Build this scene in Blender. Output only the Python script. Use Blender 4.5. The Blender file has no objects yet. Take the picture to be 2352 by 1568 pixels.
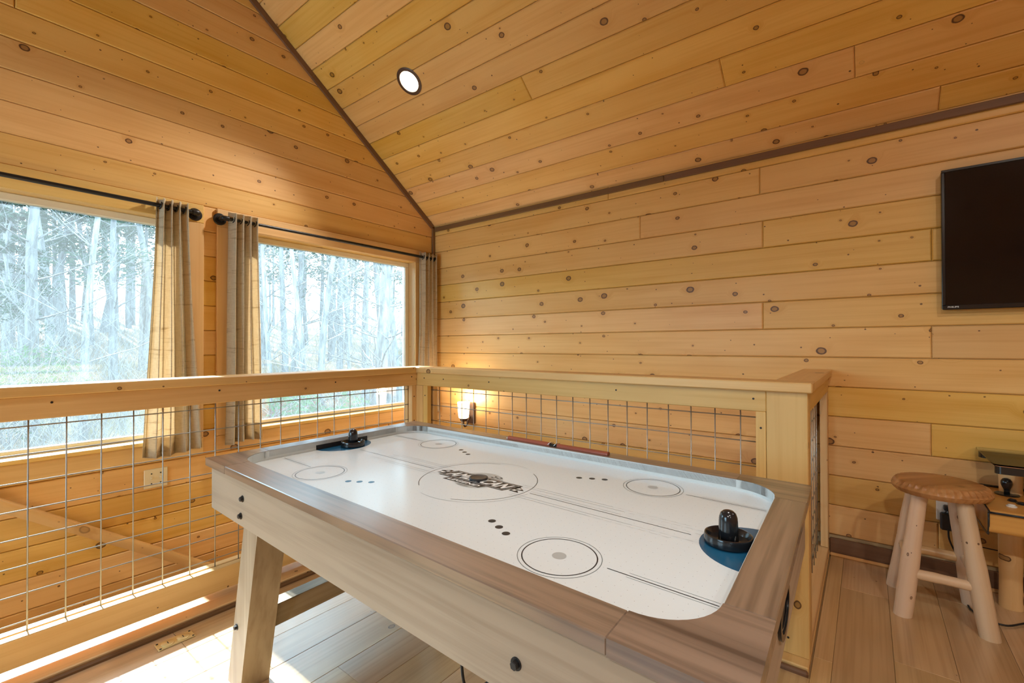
import bpy, bmesh, math, random
from mathutils import Matrix, Vector

random.seed(7)
SC = bpy.context.scene
COL = SC.collection
V = Vector

# ------------------------------------------------------------------ camera
F_PX, CAM_H = 1055.0, 1.2
YAW, PITCH, ROLL = math.radians(37.6746), math.radians(0.448), math.radians(-0.1173)
fw = V((math.cos(YAW) * math.cos(PITCH), math.sin(YAW) * math.cos(PITCH), math.sin(PITCH)))
rt = V((math.sin(YAW), -math.cos(YAW), 0))
up = rt.cross(fw)
rt2 = rt * math.cos(ROLL) + up * math.sin(ROLL)
up2 = up * math.cos(ROLL) - rt * math.sin(ROLL)
cam = bpy.data.cameras.new('camera')
cam.sensor_width = 36.0
cam.lens = F_PX * 36.0 / 2352.0
cam.clip_start = 0.02
cam.clip_end = 500
cam_o = bpy.data.objects.new('camera', cam)
COL.objects.link(cam_o)
cam_o.matrix_world = Matrix(((rt2.x, up2.x, -fw.x, 0), (rt2.y, up2.y, -fw.y, 0), (rt2.z, up2.z, -fw.z, CAM_H), (0, 0, 0, 1)))
SC.camera = cam_o


def ray(px, py):
    return rt2 * ((px - 1176) / F_PX) - up2 * ((py - 784) / F_PX) + fw


# ------------------------------------------------------------------ world, sun, exposure
SC.view_settings.view_transform = 'Standard'
SC.view_settings.look = 'None'
SC.view_settings.gamma = 1.0
SC.view_settings.use_curve_mapping = False
SC.view_settings.exposure = 0.38
SC.cycles.caustics_reflective = False
SC.cycles.caustics_refractive = False
SC.cycles.max_bounces = 8
SC.cycles.glossy_bounces = 2
SC.cycles.transmission_bounces = 2
W = bpy.data.worlds.new('sky')
SC.world = W
W.use_nodes = True
wn = W.node_tree
wn.nodes.clear()
wo = wn.nodes.new('ShaderNodeOutputWorld')
wb = wn.nodes.new('ShaderNodeBackground')
wb.inputs['Color'].default_value = (0.54, 0.80, 1.0, 1)
wb.inputs['Strength'].default_value = 9.0
wn.links.new(wb.outputs[0], wo.inputs[0])

SUN_E = math.radians(36)
sun = bpy.data.lights.new('sun', 'SUN')
sun.energy = 22.0
sun.angle = math.radians(1.2)
sun.color = (0.95, 0.97, 1.0)
sun_o = bpy.data.objects.new('sun', sun)
COL.objects.link(sun_o)
sdir = V((0, -math.cos(SUN_E), -math.sin(SUN_E)))
sun_o.rotation_euler = sdir.to_track_quat('-Z', 'Y').to_euler()

# window portals (they only guide the sky light through the openings)
WIN = [(-0.565, 1.025), (1.362, 2.952)]
WZ0, WZ1 = 0.60, 2.006


def portal(name, loc, rot, sx, sy):
    l = bpy.data.lights.new(name, 'AREA')
    l.shape = 'RECTANGLE'
    l.size, l.size_y = sx, sy
    l.cycles.is_portal = True
    o = bpy.data.objects.new(name, l)
    COL.objects.link(o)
    o.location = loc
    o.rotation_euler = rot


for a, b in WIN:
    portal('window_portal', ((a + b) / 2, 3.66, (WZ0 + WZ1) / 2), (-math.pi / 2, 0, 0), b - a, WZ1 - WZ0)

# ------------------------------------------------------------------ node materials
MATS = {}


class NT:
    def __init__(s, name):
        s.m = bpy.data.materials.new(name)
        s.m.use_nodes = True
        s.t = s.m.node_tree
        s.t.nodes.clear()
        s.out = s.n('ShaderNodeOutputMaterial')

    def n(s, typ, **kw):
        nd = s.t.nodes.new(typ)
        for k, v in kw.items():
            setattr(nd, k, v)
        return nd

    def set(s, inp, val):
        if isinstance(val, bpy.types.NodeSocket):
            s.t.links.new(val, inp)
        else:
            inp.default_value = val

    def math(s, op, a, b=0.0, c=0.0, clamp=False):
        nd = s.n('ShaderNodeMath', operation=op, use_clamp=clamp)
        for i, x in enumerate((a, b, c)):
            s.set(nd.inputs[i], x)
        return nd.outputs[0]

    def vmath(s, op, a, b):
        nd = s.n('ShaderNodeVectorMath', operation=op)
        s.set(nd.inputs[0], a)
        s.set(nd.inputs[1], b)
        return nd.outputs[0]

    def mix(s, f, a, b, blend='MIX'):
        nd = s.n('ShaderNodeMix', data_type='RGBA', blend_type=blend)
        s.set(nd.inputs[0], f)
        for i, x in ((6, a), (7, b)):
            if isinstance(x, tuple):
                x = x if len(x) == 4 else x + (1,)
            s.set(nd.inputs[i], x)
        return nd.outputs[2]

    def ramp(s, f, a, b):
        nd = s.n('ShaderNodeMapRange', interpolation_type='SMOOTHSTEP')
        s.set(nd.inputs['Value'], f)
        s.set(nd.inputs['From Min'], a)
        s.set(nd.inputs['From Max'], b)
        return nd.outputs[0]

    def noise(s, vec, scale=1.0, detail=3.0, rough=0.5, dist=0.0):
        nd = s.n('ShaderNodeTexNoise')
        s.set(nd.inputs['Vector'], vec)
        nd.inputs['Scale'].default_value = scale
        nd.inputs['Detail'].default_value = detail
        nd.inputs['Roughness'].default_value = rough
        nd.inputs['Distortion'].default_value = dist
        return nd.outputs['Fac']

    def principled(s, **kw):
        p = s.n('ShaderNodeBsdfPrincipled')
        for k, v in kw.items():
            k = {'color': 'Base Color', 'rough': 'Roughness', 'metal': 'Metallic', 'spec': 'Specular IOR Level', 'coat': 'Coat Weight',
                 'coat_rough': 'Coat Roughness', 'emit': 'Emission Color', 'emit_s': 'Emission Strength', 'alpha': 'Alpha', 'ior': 'IOR'}.get(k, k)
            if isinstance(v, tuple) and len(v) == 3:
                v = v + (1,)
            s.set(p.inputs[k], v)
        return p

    def bump(s, p, height, strength=0.2, dist=0.002):
        b = s.n('ShaderNodeBump')
        b.inputs['Strength'].default_value = strength
        b.inputs['Distance'].default_value = dist
        s.set(b.inputs['Height'], height)
        s.set(p.inputs['Normal'], b.outputs[0])

    def done(s, shader):
        s.t.links.new(shader, s.out.inputs['Surface'])
        MATS[s.m.name] = s.m
        return s.m


def scaled(t, vec, sx, sy, sz):
    return t.vmath('MULTIPLY', vec, (sx, sy, sz))


def obj_coords(t, shift=(37.0, 61.0, 13.0)):
    """object space (x runs along the grain), moved by a random amount for every board"""
    tc = t.n('ShaderNodeTexCoord')
    oi = t.n('ShaderNodeObjectInfo')
    cb = t.n('ShaderNodeCombineXYZ')
    for i in range(3):
        t.set(cb.inputs[i], t.math('MULTIPLY', oi.outputs['Random'], shift[i]))
    return t.vmath('ADD', tc.outputs['Object'], cb.outputs[0]), oi.outputs['Random']


def wood(name, light, dark, knot=(0.075, 0.03, 0.014), knots=1.0, knot_scale=5.2, rough=0.42, tone=0.16, grain=55.0, streak=0.5, spec=0.4, kmax=0.022, warm=None, bump=0.0, coat=0.0, coat_rough=0.2):
    t = NT(name)
    P, rnd = obj_coords(t)
    # knots: voronoi points, some of them empty; one layer of knots and one of pin knots
    sepP = t.n('ShaderNodeSeparateXYZ')
    t.set(sepP.inputs[0], P)
    yz = t.math('ADD', sepP.outputs[1], sepP.outputs[2])
    c2 = t.n('ShaderNodeCombineXYZ')
    t.set(c2.inputs[0], sepP.outputs[0])
    t.set(c2.inputs[1], yz)
    wob = t.math('MULTIPLY', t.math('SUBTRACT', t.noise(P, 55, 1), 0.5), 0.0045)

    def layer(scale, rmin, rmax, share, off):
        vo = t.n('ShaderNodeTexVoronoi', feature='F1', voronoi_dimensions='2D')
        t.set(vo.inputs['Vector'], t.vmath('ADD', scaled(t, c2.outputs[0], 0.80, 1.0, 0.0), (off, off * 0.7, 0)))
        vo.inputs['Scale'].default_value = scale
        sp = t.n('ShaderNodeSeparateColor')
        t.set(sp.inputs[0], vo.outputs['Color'])
        d = t.math('ADD', t.math('DIVIDE', vo.outputs['Distance'], scale), wob)
        r = t.math('ADD', t.math('MULTIPLY', t.math('POWER', sp.outputs[1], 2.0), rmax - rmin), rmin)
        has = t.math('MULTIPLY', t.ramp(sp.outputs[0], 1.0 - share, 1.01 - share), knots)
        q = t.math('DIVIDE', d, r)
        ins = t.math('MULTIPLY', t.math('SUBTRACT', 1.0, t.ramp(q, 0.85, 1.06)), has)
        rm = t.math('MULTIPLY', ins, t.ramp(q, 0.50, 0.80))
        hl = t.math('MULTIPLY', t.math('SUBTRACT', 1.0, t.ramp(q, 0.9, 3.4)), has)
        return ins, rm, hl
    inside, rim, halo = layer(knot_scale, 0.005, kmax, 0.62, 0.0)
    pin, _, _ = layer(knot_scale * 1.7, 0.0022, 0.0048, 0.42, 5.3)
    # grain, bent around the knots
    bend = t.math('MULTIPLY', halo, 0.05)
    yb = t.math('ADD', sepP.outputs[1], bend)
    cb = t.n('ShaderNodeCombineXYZ')
    t.set(cb.inputs[0], sepP.outputs[0])
    t.set(cb.inputs[1], yb)
    t.set(cb.inputs[2], sepP.outputs[2])
    PB = cb.outputs[0]
    g1 = t.noise(scaled(t, PB, 1.3, grain, grain), 1.0, 3, 0.6)
    g2 = t.noise(scaled(t, PB, 0.9, 9.0, 9.0), 1.0, 2, 0.55)
    g3 = t.noise(scaled(t, PB, 2.2, 3.0, 3.0), 1.0, 1, 0.5)
    f = t.math('ADD', t.math('MULTIPLY', t.ramp(g1, 0.42, 0.68), 0.55 * streak), t.math('MULTIPLY', t.ramp(g2, 0.42, 0.72), 0.8 * streak))
    base = t.mix(t.math('MINIMUM', f, 1.0), light, dark)
    base = t.mix(t.math('MULTIPLY', t.ramp(g3, 0.45, 0.75), 0.30), base, warm or dark)
    base = t.mix(t.math('MULTIPLY', halo, 0.35), base, dark)
    base = t.mix(t.math('MULTIPLY', inside, 0.9), base, tuple(0.40 * a + 0.52 * b for a, b in zip(knot, dark)))
    base = t.mix(t.math('MULTIPLY', rim, 0.92), base, knot)
    base = t.mix(t.math('MULTIPLY', pin, 0.85), base, knot)
    hs = t.n('ShaderNodeHueSaturation')
    t.set(hs.inputs['Color'], base)
    t.set(hs.inputs['Value'], t.math('ADD', t.math('MULTIPLY', rnd, tone), 1.0 - tone / 2))
    r2 = t.math('FRACT', t.math('MULTIPLY', rnd, 17.3))
    t.set(hs.inputs['Saturation'], t.math('ADD', t.math('MULTIPLY', r2, 0.16), 0.93))
    t.set(hs.inputs['Hue'], t.math('ADD', t.math('MULTIPLY', r2, 0.014), 0.493))
    p = t.principled(color=hs.outputs[0], rough=rough, spec=spec, coat=coat, coat_rough=coat_rough)
    if bump > 0:
        t.bump(p, t.noise(scaled(t, P, 1.3, grain, grain), 1.0, 2, 0.6), bump, 0.0015)
    return t.done(p.outputs[0])


def plain(name, color, rough=0.5, metal=0.0, **kw):
    t = NT(name)
    tc = t.n('ShaderNodeTexCoord')
    nz = t.noise(tc.outputs['Object'], 28, 3, 0.6)
    c = t.mix(t.math('MULTIPLY', nz, 0.22), color, tuple(x * 0.72 for x in color))
    p = t.principled(color=c, rough=rough, metal=metal, **kw)
    return t.done(p.outputs[0])


PINE = wood('pine', (0.76, 0.475, 0.168), (0.60, 0.305, 0.070), warm=(0.68, 0.36, 0.088))
PINE_RAIL = wood('pine_rail', (0.75, 0.50, 0.215), (0.58, 0.325, 0.105), knots=1.0, knot_scale=2.6, kmax=0.024, streak=0.5)
BROWN_TRIM = wood('brown_trim', (0.19, 0.10, 0.048), (0.11, 0.055, 0.026), knots=0.0, rough=0.5)
OAK_FLOOR = wood('oak_floor', (0.60, 0.41, 0.225), (0.41, 0.26, 0.125), knots=0.8, knot_scale=2.6, kmax=0.013, rough=0.36, tone=0.28, streak=0.8, spec=0.5, grain=70, coat=1.0, coat_rough=0.20)
SLAB_OAK = wood('weathered_oak_top', (0.25, 0.175, 0.125), (0.075, 0.048, 0.034), knots=0.0, rough=0.42, streak=1.1, grain=42, tone=0.06, spec=0.5, bump=0.25, coat=1.0, coat_rough=0.20)
APRON_OAK = wood('weathered_oak_side', (0.44, 0.36, 0.265), (0.29, 0.22, 0.15), knots=0.0, rough=0.5, streak=0.8, grain=42, tone=0.06)
LOG = wood('peeled_log', (0.74, 0.57, 0.40), (0.58, 0.38, 0.22), knots=1.0, knot_scale=6.0, kmax=0.010, rough=0.45, streak=0.5, grain=40)
LOG_Y = wood('varnished_log', (0.74, 0.52, 0.26), (0.58, 0.34, 0.13), knots=1.0, knot_scale=6.0, kmax=0.010, rough=0.35, streak=0.5, grain=40)
SEAT_WOOD = wood('stool_seat_wood', (0.52, 0.27, 0.13), (0.30, 0.13, 0.055), knots=0.5, knot_scale=4.0, kmax=0.02, rough=0.35, streak=0.9, grain=30)
DECK_WOOD = wood('deck_pine', (0.66, 0.36, 0.10), (0.52, 0.24, 0.06), knots=0.7, knot_scale=5.0, kmax=0.008, rough=0.3)
RED_WOOD = wood('red_rod_wood', (0.33, 0.085, 0.04), (0.19, 0.04, 0.02), knots=0.0, rough=0.25)
HAND_WOOD = wood('handrail_wood', (0.66, 0.42, 0.20), (0.45, 0.24, 0.09), knots=0.4, rough=0.4)
STEEL = plain('galvanised_wire', (0.42, 0.42, 0.40), 0.38, 0.85)
BLACK_METAL = plain('black_pipe', (0.02, 0.02, 0.022), 0.35, 0.4)
BRONZE = plain('oil_bronze', (0.11, 0.07, 0.055), 0.4, 0.5)
BRASS = plain('brass', (0.86, 0.70, 0.36), 0.35, 0.6)
SILVER = plain('silver', (0.75, 0.75, 0.76), 0.25, 0.95)
CREAM = plain('cream_plastic', (0.80, 0.69, 0.46), 0.35)
WHITE_PL = plain('white_plastic', (0.82, 0.84, 0.82), 0.3)
BLACK_PL = plain('black_plastic', (0.012, 0.014, 0.017), 0.16, spec=0.6)
BLACK_MATT = plain('black_matt', (0.02, 0.02, 0.022), 0.5)
VINYL = plain('window_vinyl', (0.80, 0.74, 0.60), 0.4)
SCREW = plain('screw_head', (0.03, 0.028, 0.026), 0.45, 0.5)
BLUE_INK = plain('blue_print', (0.012, 0.10, 0.21), 0.25)
DARK_INK = plain('dark_print', (0.012, 0.020, 0.032), 0.3)
THIN_INK = plain('grey_line_print', (0.16, 0.20, 0.22), 0.3)
GREY_INK = plain('grey_print', (0.42, 0.46, 0.48), 0.3)
WHITE_INK = plain('white_print', (0.80, 0.84, 0.86), 0.3)
RUBBER = plain('black_rubber', (0.015, 0.015, 0.016), 0.55)
DRYWALL = plain('plain_board', (0.60, 0.42, 0.22), 0.7)


def m_field():
    t = NT('white_playfield')
    tc = t.n('ShaderNodeTexCoord')
    P = tc.outputs['Object']
    s = t.n('ShaderNodeSeparateXYZ')
    t.set(s.inputs[0], P)
    dots = None
    a = t.math('SUBTRACT', t.math('FRACT', t.math('DIVIDE', s.outputs[0], 0.0254)), 0.5)
    b = t.math('SUBTRACT', t.math('FRACT', t.math('DIVIDE', s.outputs[1], 0.0254)), 0.5)
    rr = t.math('SQRT', t.math('ADD', t.math('MULTIPLY', a, a), t.math('MULTIPLY', b, b)))
    dots = t.math('SUBTRACT', 1.0, t.ramp(rr, 0.022, 0.036))
    c = t.mix(t.math('MULTIPLY', t.noise(P, 6, 3), 0.10), (0.69, 0.77, 0.83), (0.61, 0.68, 0.74))
    c = t.mix(t.math('MULTIPLY', dots, 0.7), c, (0.12, 0.13, 0.14))
    p = t.principled(color=c, rough=0.17, spec=0.5)
    return t.done(p.outputs[0])


FIELD = m_field()
RAIL_WALL = plain('white_cushion', (0.66, 0.72, 0.73), 0.3)
DARK_RAIL_WALL = plain('dark_cushion', (0.60, 0.62, 0.62), 0.3)


def m_curtain():
    t = NT('linen_curtain')
    tc = t.n('ShaderNodeTexCoord')
    P = tc.outputs['Object']
    n1 = t.noise(scaled(t, P, 30, 30, 420), 1, 2, 0.6)
    n2 = t.noise(scaled(t, P, 420, 420, 25), 1, 2, 0.6)
    n3 = t.noise(scaled(t, P, 6, 6, 60), 1, 3, 0.6)
    f = t.math('ADD', t.math('MULTIPLY', n1, 0.5), t.math('MULTIPLY', n2, 0.5))
    f = t.math('ADD', f, t.math('MULTIPLY', t.ramp(n3, 0.55, 0.75), 0.35))
    c = t.mix(t.ramp(f, 0.3, 0.9), (0.82, 0.70, 0.52), (0.58, 0.45, 0.29))
    d = t.n('ShaderNodeBsdfDiffuse')
    t.set(d.inputs['Color'], c)
    tr = t.n('ShaderNodeBsdfTranslucent')
    t.set(tr.inputs['Color'], c)
    mx = t.n('ShaderNodeMixShader')
    mx.inputs[0].default_value = 0.5
    t.t.links.new(d.outputs[0], mx.inputs[1])
    t.t.links.new(tr.outputs[0], mx.inputs[2])
    return t.done(mx.outputs[0])


CURTAIN = m_curtain()


def m_glass(name, veil, ior=1.45):
    t = NT(name)
    fr = t.n('ShaderNodeFresnel')
    fr.inputs['IOR'].default_value = ior
    tr = t.n('ShaderNodeBsdfTransparent')
    tr.inputs['Color'].default_value = (0.93, 0.97, 0.97, 1)
    gl = t.n('ShaderNodeBsdfGlossy')
    gl.inputs['Roughness'].default_value = 0.01
    mx = t.n('ShaderNodeMixShader')
    t.t.links.new(fr.outputs[0], mx.inputs[0])
    t.t.links.new(tr.outputs[0], mx.inputs[1])
    t.t.links.new(gl.outputs[0], mx.inputs[2])
    if veil <= 0:
        return t.done(mx.outputs[0])
    # pale veil put into the pane's shader as glare and outdoor haze
    tc = t.n('ShaderNodeTexCoord')
    n = t.noise(scaled(t, tc.outputs['Object'], 3, 3, 1.2), 1, 4, 0.6)
    tl = t.n('ShaderNodeBsdfTranslucent')
    tl.inputs['Color'].default_value = (0.85, 0.93, 0.95, 1)
    m2 = t.n('ShaderNodeMixShader')
    t.set(m2.inputs[0], t.math('MULTIPLY', t.math('ADD', t.math('MULTIPLY', n, 0.8), 0.6), veil))
    t.t.links.new(mx.outputs[0], m2.inputs[1])
    t.t.links.new(tl.outputs[0], m2.inputs[2])
    return t.done(m2.outputs[0])


GLASS_HAZE = m_glass('hazed_window_glass', 0.022)
GLASS = m_glass('clear_glass', 0.0)
GLASS_TOP = m_glass('table_glass', 0.0, 1.18)


def m_emit(name, color, strength, base=(0.8, 0.8, 0.8)):
    t = NT(name)
    p = t.principled(color=base, rough=0.4, emit=color, emit_s=strength)
    return t.done(p.outputs[0])


LAMP_LENS = m_emit('lamp_lens', (1.0, 0.90, 0.76), 14.0)
SHADE_GLASS = m_emit('frosted_shade', (1.0, 0.78, 0.48), 4.0)
BULB = m_emit('sconce_bulb', (1.0, 0.80, 0.52), 20.0)
CAN_INNER = plain('can_reflector', (0.80, 0.70, 0.52), 0.25, 0.6)


def m_screen():
    t = NT('tv_screen')
    p = t.principled(color=(0.004, 0.004, 0.006), rough=0.08, spec=0.5)
    return t.done(p.outputs[0])


SCREEN = m_screen()


def m_leaf(name, a, b, trans=0.35):
    t = NT(name)
    oi = t.n('ShaderNodeObjectInfo')
    tc = t.n('ShaderNodeTexCoord')
    n = t.noise(tc.outputs['Object'], 1.3, 3)
    c = t.mix(n, a, b)
    hs = t.n('ShaderNodeHueSaturation')
    t.set(hs.inputs['Color'], c)
    t.set(hs.inputs['Value'], t.math('ADD', t.math('MULTIPLY', oi.outputs['Random'], 0.5), 0.75))
    d = t.n('ShaderNodeBsdfDiffuse')
    t.set(d.inputs[0], hs.outputs[0])
    tl = t.n('ShaderNodeBsdfTranslucent')
    t.set(tl.inputs[0], hs.outputs[0])
    mx = t.n('ShaderNodeMixShader')
    mx.inputs[0].default_value = trans
    t.t.links.new(d.outputs[0], mx.inputs[1])
    t.t.links.new(tl.outputs[0], mx.inputs[2])
    return t.done(mx.outputs[0])


NEEDLES = m_leaf('pine_needles', (0.032, 0.06, 0.042), (0.06, 0.10, 0.065))
BUSH = m_leaf('bush_leaves', (0.06, 0.11, 0.05), (0.105, 0.16, 0.08))
DEADLEAF = m_leaf('dead_leaves', (0.18, 0.085, 0.055), (0.22, 0.13, 0.09))


def m_bark(name, a, b):
    t = NT(name)
    tc = t.n('ShaderNodeTexCoord')
    oi = t.n('ShaderNodeObjectInfo')
    n = t.noise(scaled(t, tc.outputs['Object'], 9, 9, 1.6), 1, 4, 0.65)
    c = t.mix(t.ramp(n, 0.35, 0.68), a, b)
    hs = t.n('ShaderNodeHueSaturation')
    t.set(hs.inputs['Color'], c)
    t.set(hs.inputs['Value'], t.math('ADD', t.math('MULTIPLY', oi.outputs['Random'], 0.5), 0.75))
    p = t.principled(color=hs.outputs[0], rough=0.85, spec=0.2)
    return t.done(p.outputs[0])


BARK = m_bark('grey_bark', (0.17, 0.168, 0.165), (0.07, 0.068, 0.066))
BIRCH = m_bark('pale_bark', (0.27, 0.27, 0.265), (0.09, 0.09, 0.088))


def m_ground():
    t = NT('leaf_litter')
    tc = t.n('ShaderNodeTexCoord')
    P = tc.outputs['Object']
    c = t.mix(t.ramp(t.noise(P, 0.35, 5, 0.65), 0.35, 0.65), (0.16, 0.105, 0.062), (0.11, 0.095, 0.05))
    c = t.mix(t.math('MULTIPLY', t.noise(P, 6, 5, 0.7), 0.7), c, (0.065, 0.04, 0.026))
    p = t.principled(color=c, rough=0.9, spec=0.1)
    return t.done(p.outputs[0])


GROUND = m_ground()

# ------------------------------------------------------------------ mesh helpers
WM = {}


def frame(o, ax):
    """orthonormal frame at o whose local x runs along ax"""
    x = V(ax).normalized()
    y = V((0, 0, 1)).cross(x)
    if y.length < 1e-4:
        y = V((0, 1, 0))
    y.normalize()
    z = x.cross(y)
    return Matrix(((x.x, y.x, z.x, o[0]), (x.y, y.y, z.y, o[1]), (x.z, y.z, z.z, o[2]), (0, 0, 0, 1)))


def tag(o, label=None, cat=None, group=None, kind=None):
    if label:
        o['label'] = label
    if cat:
        o['category'] = cat
    if group:
        o['group'] = group
    if kind:
        o['kind'] = kind
    return o


def attach(o, parent):
    if parent is not None:
        o.parent = parent
        o.matrix_parent_inverse = WM[parent].inverted()


def empty(name, loc, label, cat, group=None):
    o = bpy.data.objects.new(name, None)
    o.empty_display_size = 0.1
    COL.objects.link(o)
    o.matrix_basis = Matrix.Translation(V(loc))
    WM[o] = o.matrix_basis.copy()
    return tag(o, label, cat, group)


def mesh(name, geo, mat, parent=None, fr=None, smooth=False):
    """geo = (world verts, faces)"""
    vs, fs = geo
    if fr is None:
        c = V((0, 0, 0))
        for q in vs:
            c += V(q)
        fr = Matrix.Translation(c / max(1, len(vs)))
    inv = fr.inverted()
    me = bpy.data.meshes.new(name)
    me.from_pydata([tuple(inv @ V(q)) for q in vs], [], fs)
    if smooth:
        for p in me.polygons:
            p.use_smooth = True
        if smooth != 'all':
            me.set_sharp_from_angle(angle=math.radians(smooth if smooth is not True else 40))
    me.materials.append(mat)
    me.update()
    o = bpy.data.objects.new(name, me)
    COL.objects.link(o)
    o.matrix_basis = fr
    WM[o] = fr.copy()
    attach(o, parent)
    return o


def copy_obj(o, mat_world, parent=None):
    c = o.copy()
    COL.objects.link(c)
    c.parent = None
    c.matrix_basis = mat_world
    WM[c] = mat_world.copy()
    c.matrix_parent_inverse = Matrix.Identity(4)
    attach(c, parent)
    return c


def copy_tree(o, world, parent=None):
    kids = [k for k in WM if k.parent is o]
    rel = world @ WM[o].inverted()
    c = copy_obj(o, world, parent)
    for k in kids:
        copy_tree(k, rel @ WM[k], c)
    return c


def join(*gs):
    vs, fs = [], []
    for g in gs:
        b = len(vs)
        vs += list(g[0])
        fs += [tuple(i + b for i in f) for f in g[1]]
    return vs, fs


def xf(g, fn):
    return [fn(*q) for q in g[0]], g[1]


def box(x0, x1, y0, y1, z0, z1):
    v = [(x, y, z) for z in (z0, z1) for y in (y0, y1) for x in (x0, x1)]
    return v, [(0, 2, 3, 1), (4, 5, 7, 6), (0, 1, 5, 4), (2, 6, 7, 3), (0, 4, 6, 2), (1, 3, 7, 5)]


def cbox(x0, x1, y0, y1, z0, z1, c=0.002):
    """box with chamfered edges"""
    c = min(c, (x1 - x0) / 2.1, (y1 - y0) / 2.1, (z1 - z0) / 2.1)
    lo, hi = (x0, y0, z0), (x1, y1, z1)
    vs, idx = [], {}
    for s in [(a, b, d) for a in (0, 1) for b in (0, 1) for d in (0, 1)]:
        for k in range(3):
            p = []
            for j in range(3):
                e = hi[j] if s[j] else lo[j]
                if j != k:
                    e += -c if s[j] else c
                p.append(e)
            idx[(s, k)] = len(vs)
            vs.append(tuple(p))
    fs = []
    for k in range(3):
        a, b = [j for j in range(3) if j != k]
        for e in (0, 1):
            q = []
            for sa, sb in ((0, 0), (1, 0), (1, 1), (0, 1)):
                s = [0, 0, 0]
                s[k], s[a], s[b] = e, sa, sb
                q.append(idx[(tuple(s), k)])
            fs.append(q)
        # edges running along axis k
        for sa in (0, 1):
            for sb in (0, 1):
                q = []
                for e, kk in ((0, a), (1, a), (1, b), (0, b)):
                    s = [0, 0, 0]
                    s[k], s[a], s[b] = e, sa, sb
                    q.append(idx[(tuple(s), kk)])
                fs.append(q)
    for s in [(a, b, d) for a in (0, 1) for b in (0, 1) for d in (0, 1)]:
        fs.append([idx[(s, k)] for k in range(3)])
    cc = [(lo[j] + hi[j]) / 2 for j in range(3)]
    out = []
    for f in fs:
        p = [V(vs[i]) for i in f]
        n = (p[1] - p[0]).cross(p[2] - p[0])
        m = sum(p, V((0, 0, 0))) / len(p) - V(cc)
        out.append(tuple(f) if n.dot(m) > 0 else tuple(reversed(f)))
    return vs, out


AX = {'x': (1, 0, 0), 'y': (0, 1, 0), 'z': (0, 0, 1)}


def wbox(name, mat, parent, x0, x1, y0, y1, z0, z1, ax='x', c=0.003):
    return mesh(name, cbox(x0, x1, y0, y1, z0, z1, c), mat, parent, frame(((x0 + x1) / 2, (y0 + y1) / 2, (z0 + z1) / 2), AX[ax]))


def inset(poly, c):
    """shrink a convex CCW polygon by c"""
    n = len(poly)
    out = []
    for i in range(n):
        p0, p1, p2 = V(poly[i - 1]), V(poly[i]), V(poly[(i + 1) % n])
        d1, d2 = (p1 - p0).normalized(), (p2 - p1).normalized()
        n1, n2 = V((-d1.y, d1.x)), V((-d2.y, d2.x))
        k = 1 + n1.dot(n2)
        out.append(p1 + (n1 + n2) * (c / max(k, 0.15)))
    return [(q.x, q.y) for q in out]


def board_geo(poly, thick, c, fn):
    """prism over a convex CCW polygon (a,b); the face at +thick is chamfered; fn(a,b,n) -> world"""
    n = len(poly)
    q = inset(poly, c)
    vs = [fn(a, b, 0) for a, b in poly] + [fn(a, b, thick - c) for a, b in poly] + [fn(a, b, thick) for a, b in q]
    fs = [tuple(range(n))[::-1], tuple(range(2 * n, 3 * n))]
    for i in range(n):
        j = (i + 1) % n
        fs.append((i, j, n + j, n + i))
        fs.append((n + i, n + j, 2 * n + j, 2 * n + i))
    return vs, fs


def clip(poly, a, b, c):
    """keep a*x+b*y<=c"""
    out = []
    for i in range(len(poly)):
        p, q = poly[i], poly[(i + 1) % len(poly)]
        dp, dq = a * p[0] + b * p[1] - c, a * q[0] + b * q[1] - c
        if dp <= 0:
            out.append(p)
        if dp * dq < 0:
            t = dp / (dp - dq)
            out.append((p[0] + (q[0] - p[0]) * t, p[1] + (q[1] - p[1]) * t))
    return out


def tube(pts, rad, n=8, caps=True):
    pts = [V(p) for p in pts]
    if not isinstance(rad, (list, tuple)):
        rad = [rad] * len(pts)
    vs, fs = [], []
    ref = None
    for i, p in enumerate(pts):
        d = (pts[min(i + 1, len(pts) - 1)] - pts[max(i - 1, 0)]).normalized()
        if ref is None:
            ref = V((0, 0, 1)) if abs(d.z) < 0.9 else V((1, 0, 0))
        u = ref - d * ref.dot(d)
        u.normalize()
        ref = u
        w = d.cross(u)
        for k in range(n):
            a = 2 * math.pi * k / n
            vs.append(tuple(p + (u * math.cos(a) + w * math.sin(a)) * rad[i]))
    for i in range(len(pts) - 1):
        for k in range(n):
            fs.append((i * n + k, i * n + (k + 1) % n, (i + 1) * n + (k + 1) % n, (i + 1) * n + k))
    if caps:
        fs.append(tuple(range(n))[::-1])
        fs.append(tuple((len(pts) - 1) * n + k for k in range(n)))
    return vs, fs


def lathe(prof, n=32, o=(0, 0, 0), ax=(0, 0, 1), caps=True):
    """profile [(r,h)] turned about ax at o"""
    z = V(ax).normalized()
    x = z.orthogonal().normalized()
    y = z.cross(x)
    vs, fs = [], []
    for r, h in prof:
        for k in range(n):
            a = 2 * math.pi * k / n
            vs.append(tuple(V(o) + x * (r * math.cos(a)) + y * (r * math.sin(a)) + z * h))
    for i in range(len(prof) - 1):
        for k in range(n):
            fs.append((i * n + k, i * n + (k + 1) % n, (i + 1) * n + (k + 1) % n, (i + 1) * n + k))
    if caps and prof[0][0] > 1e-6:
        fs.append(tuple(range(n))[::-1])
    if caps and prof[-1][0] > 1e-6:
        fs.append(tuple((len(prof) - 1) * n + k for k in range(n)))
    return vs, fs


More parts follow.
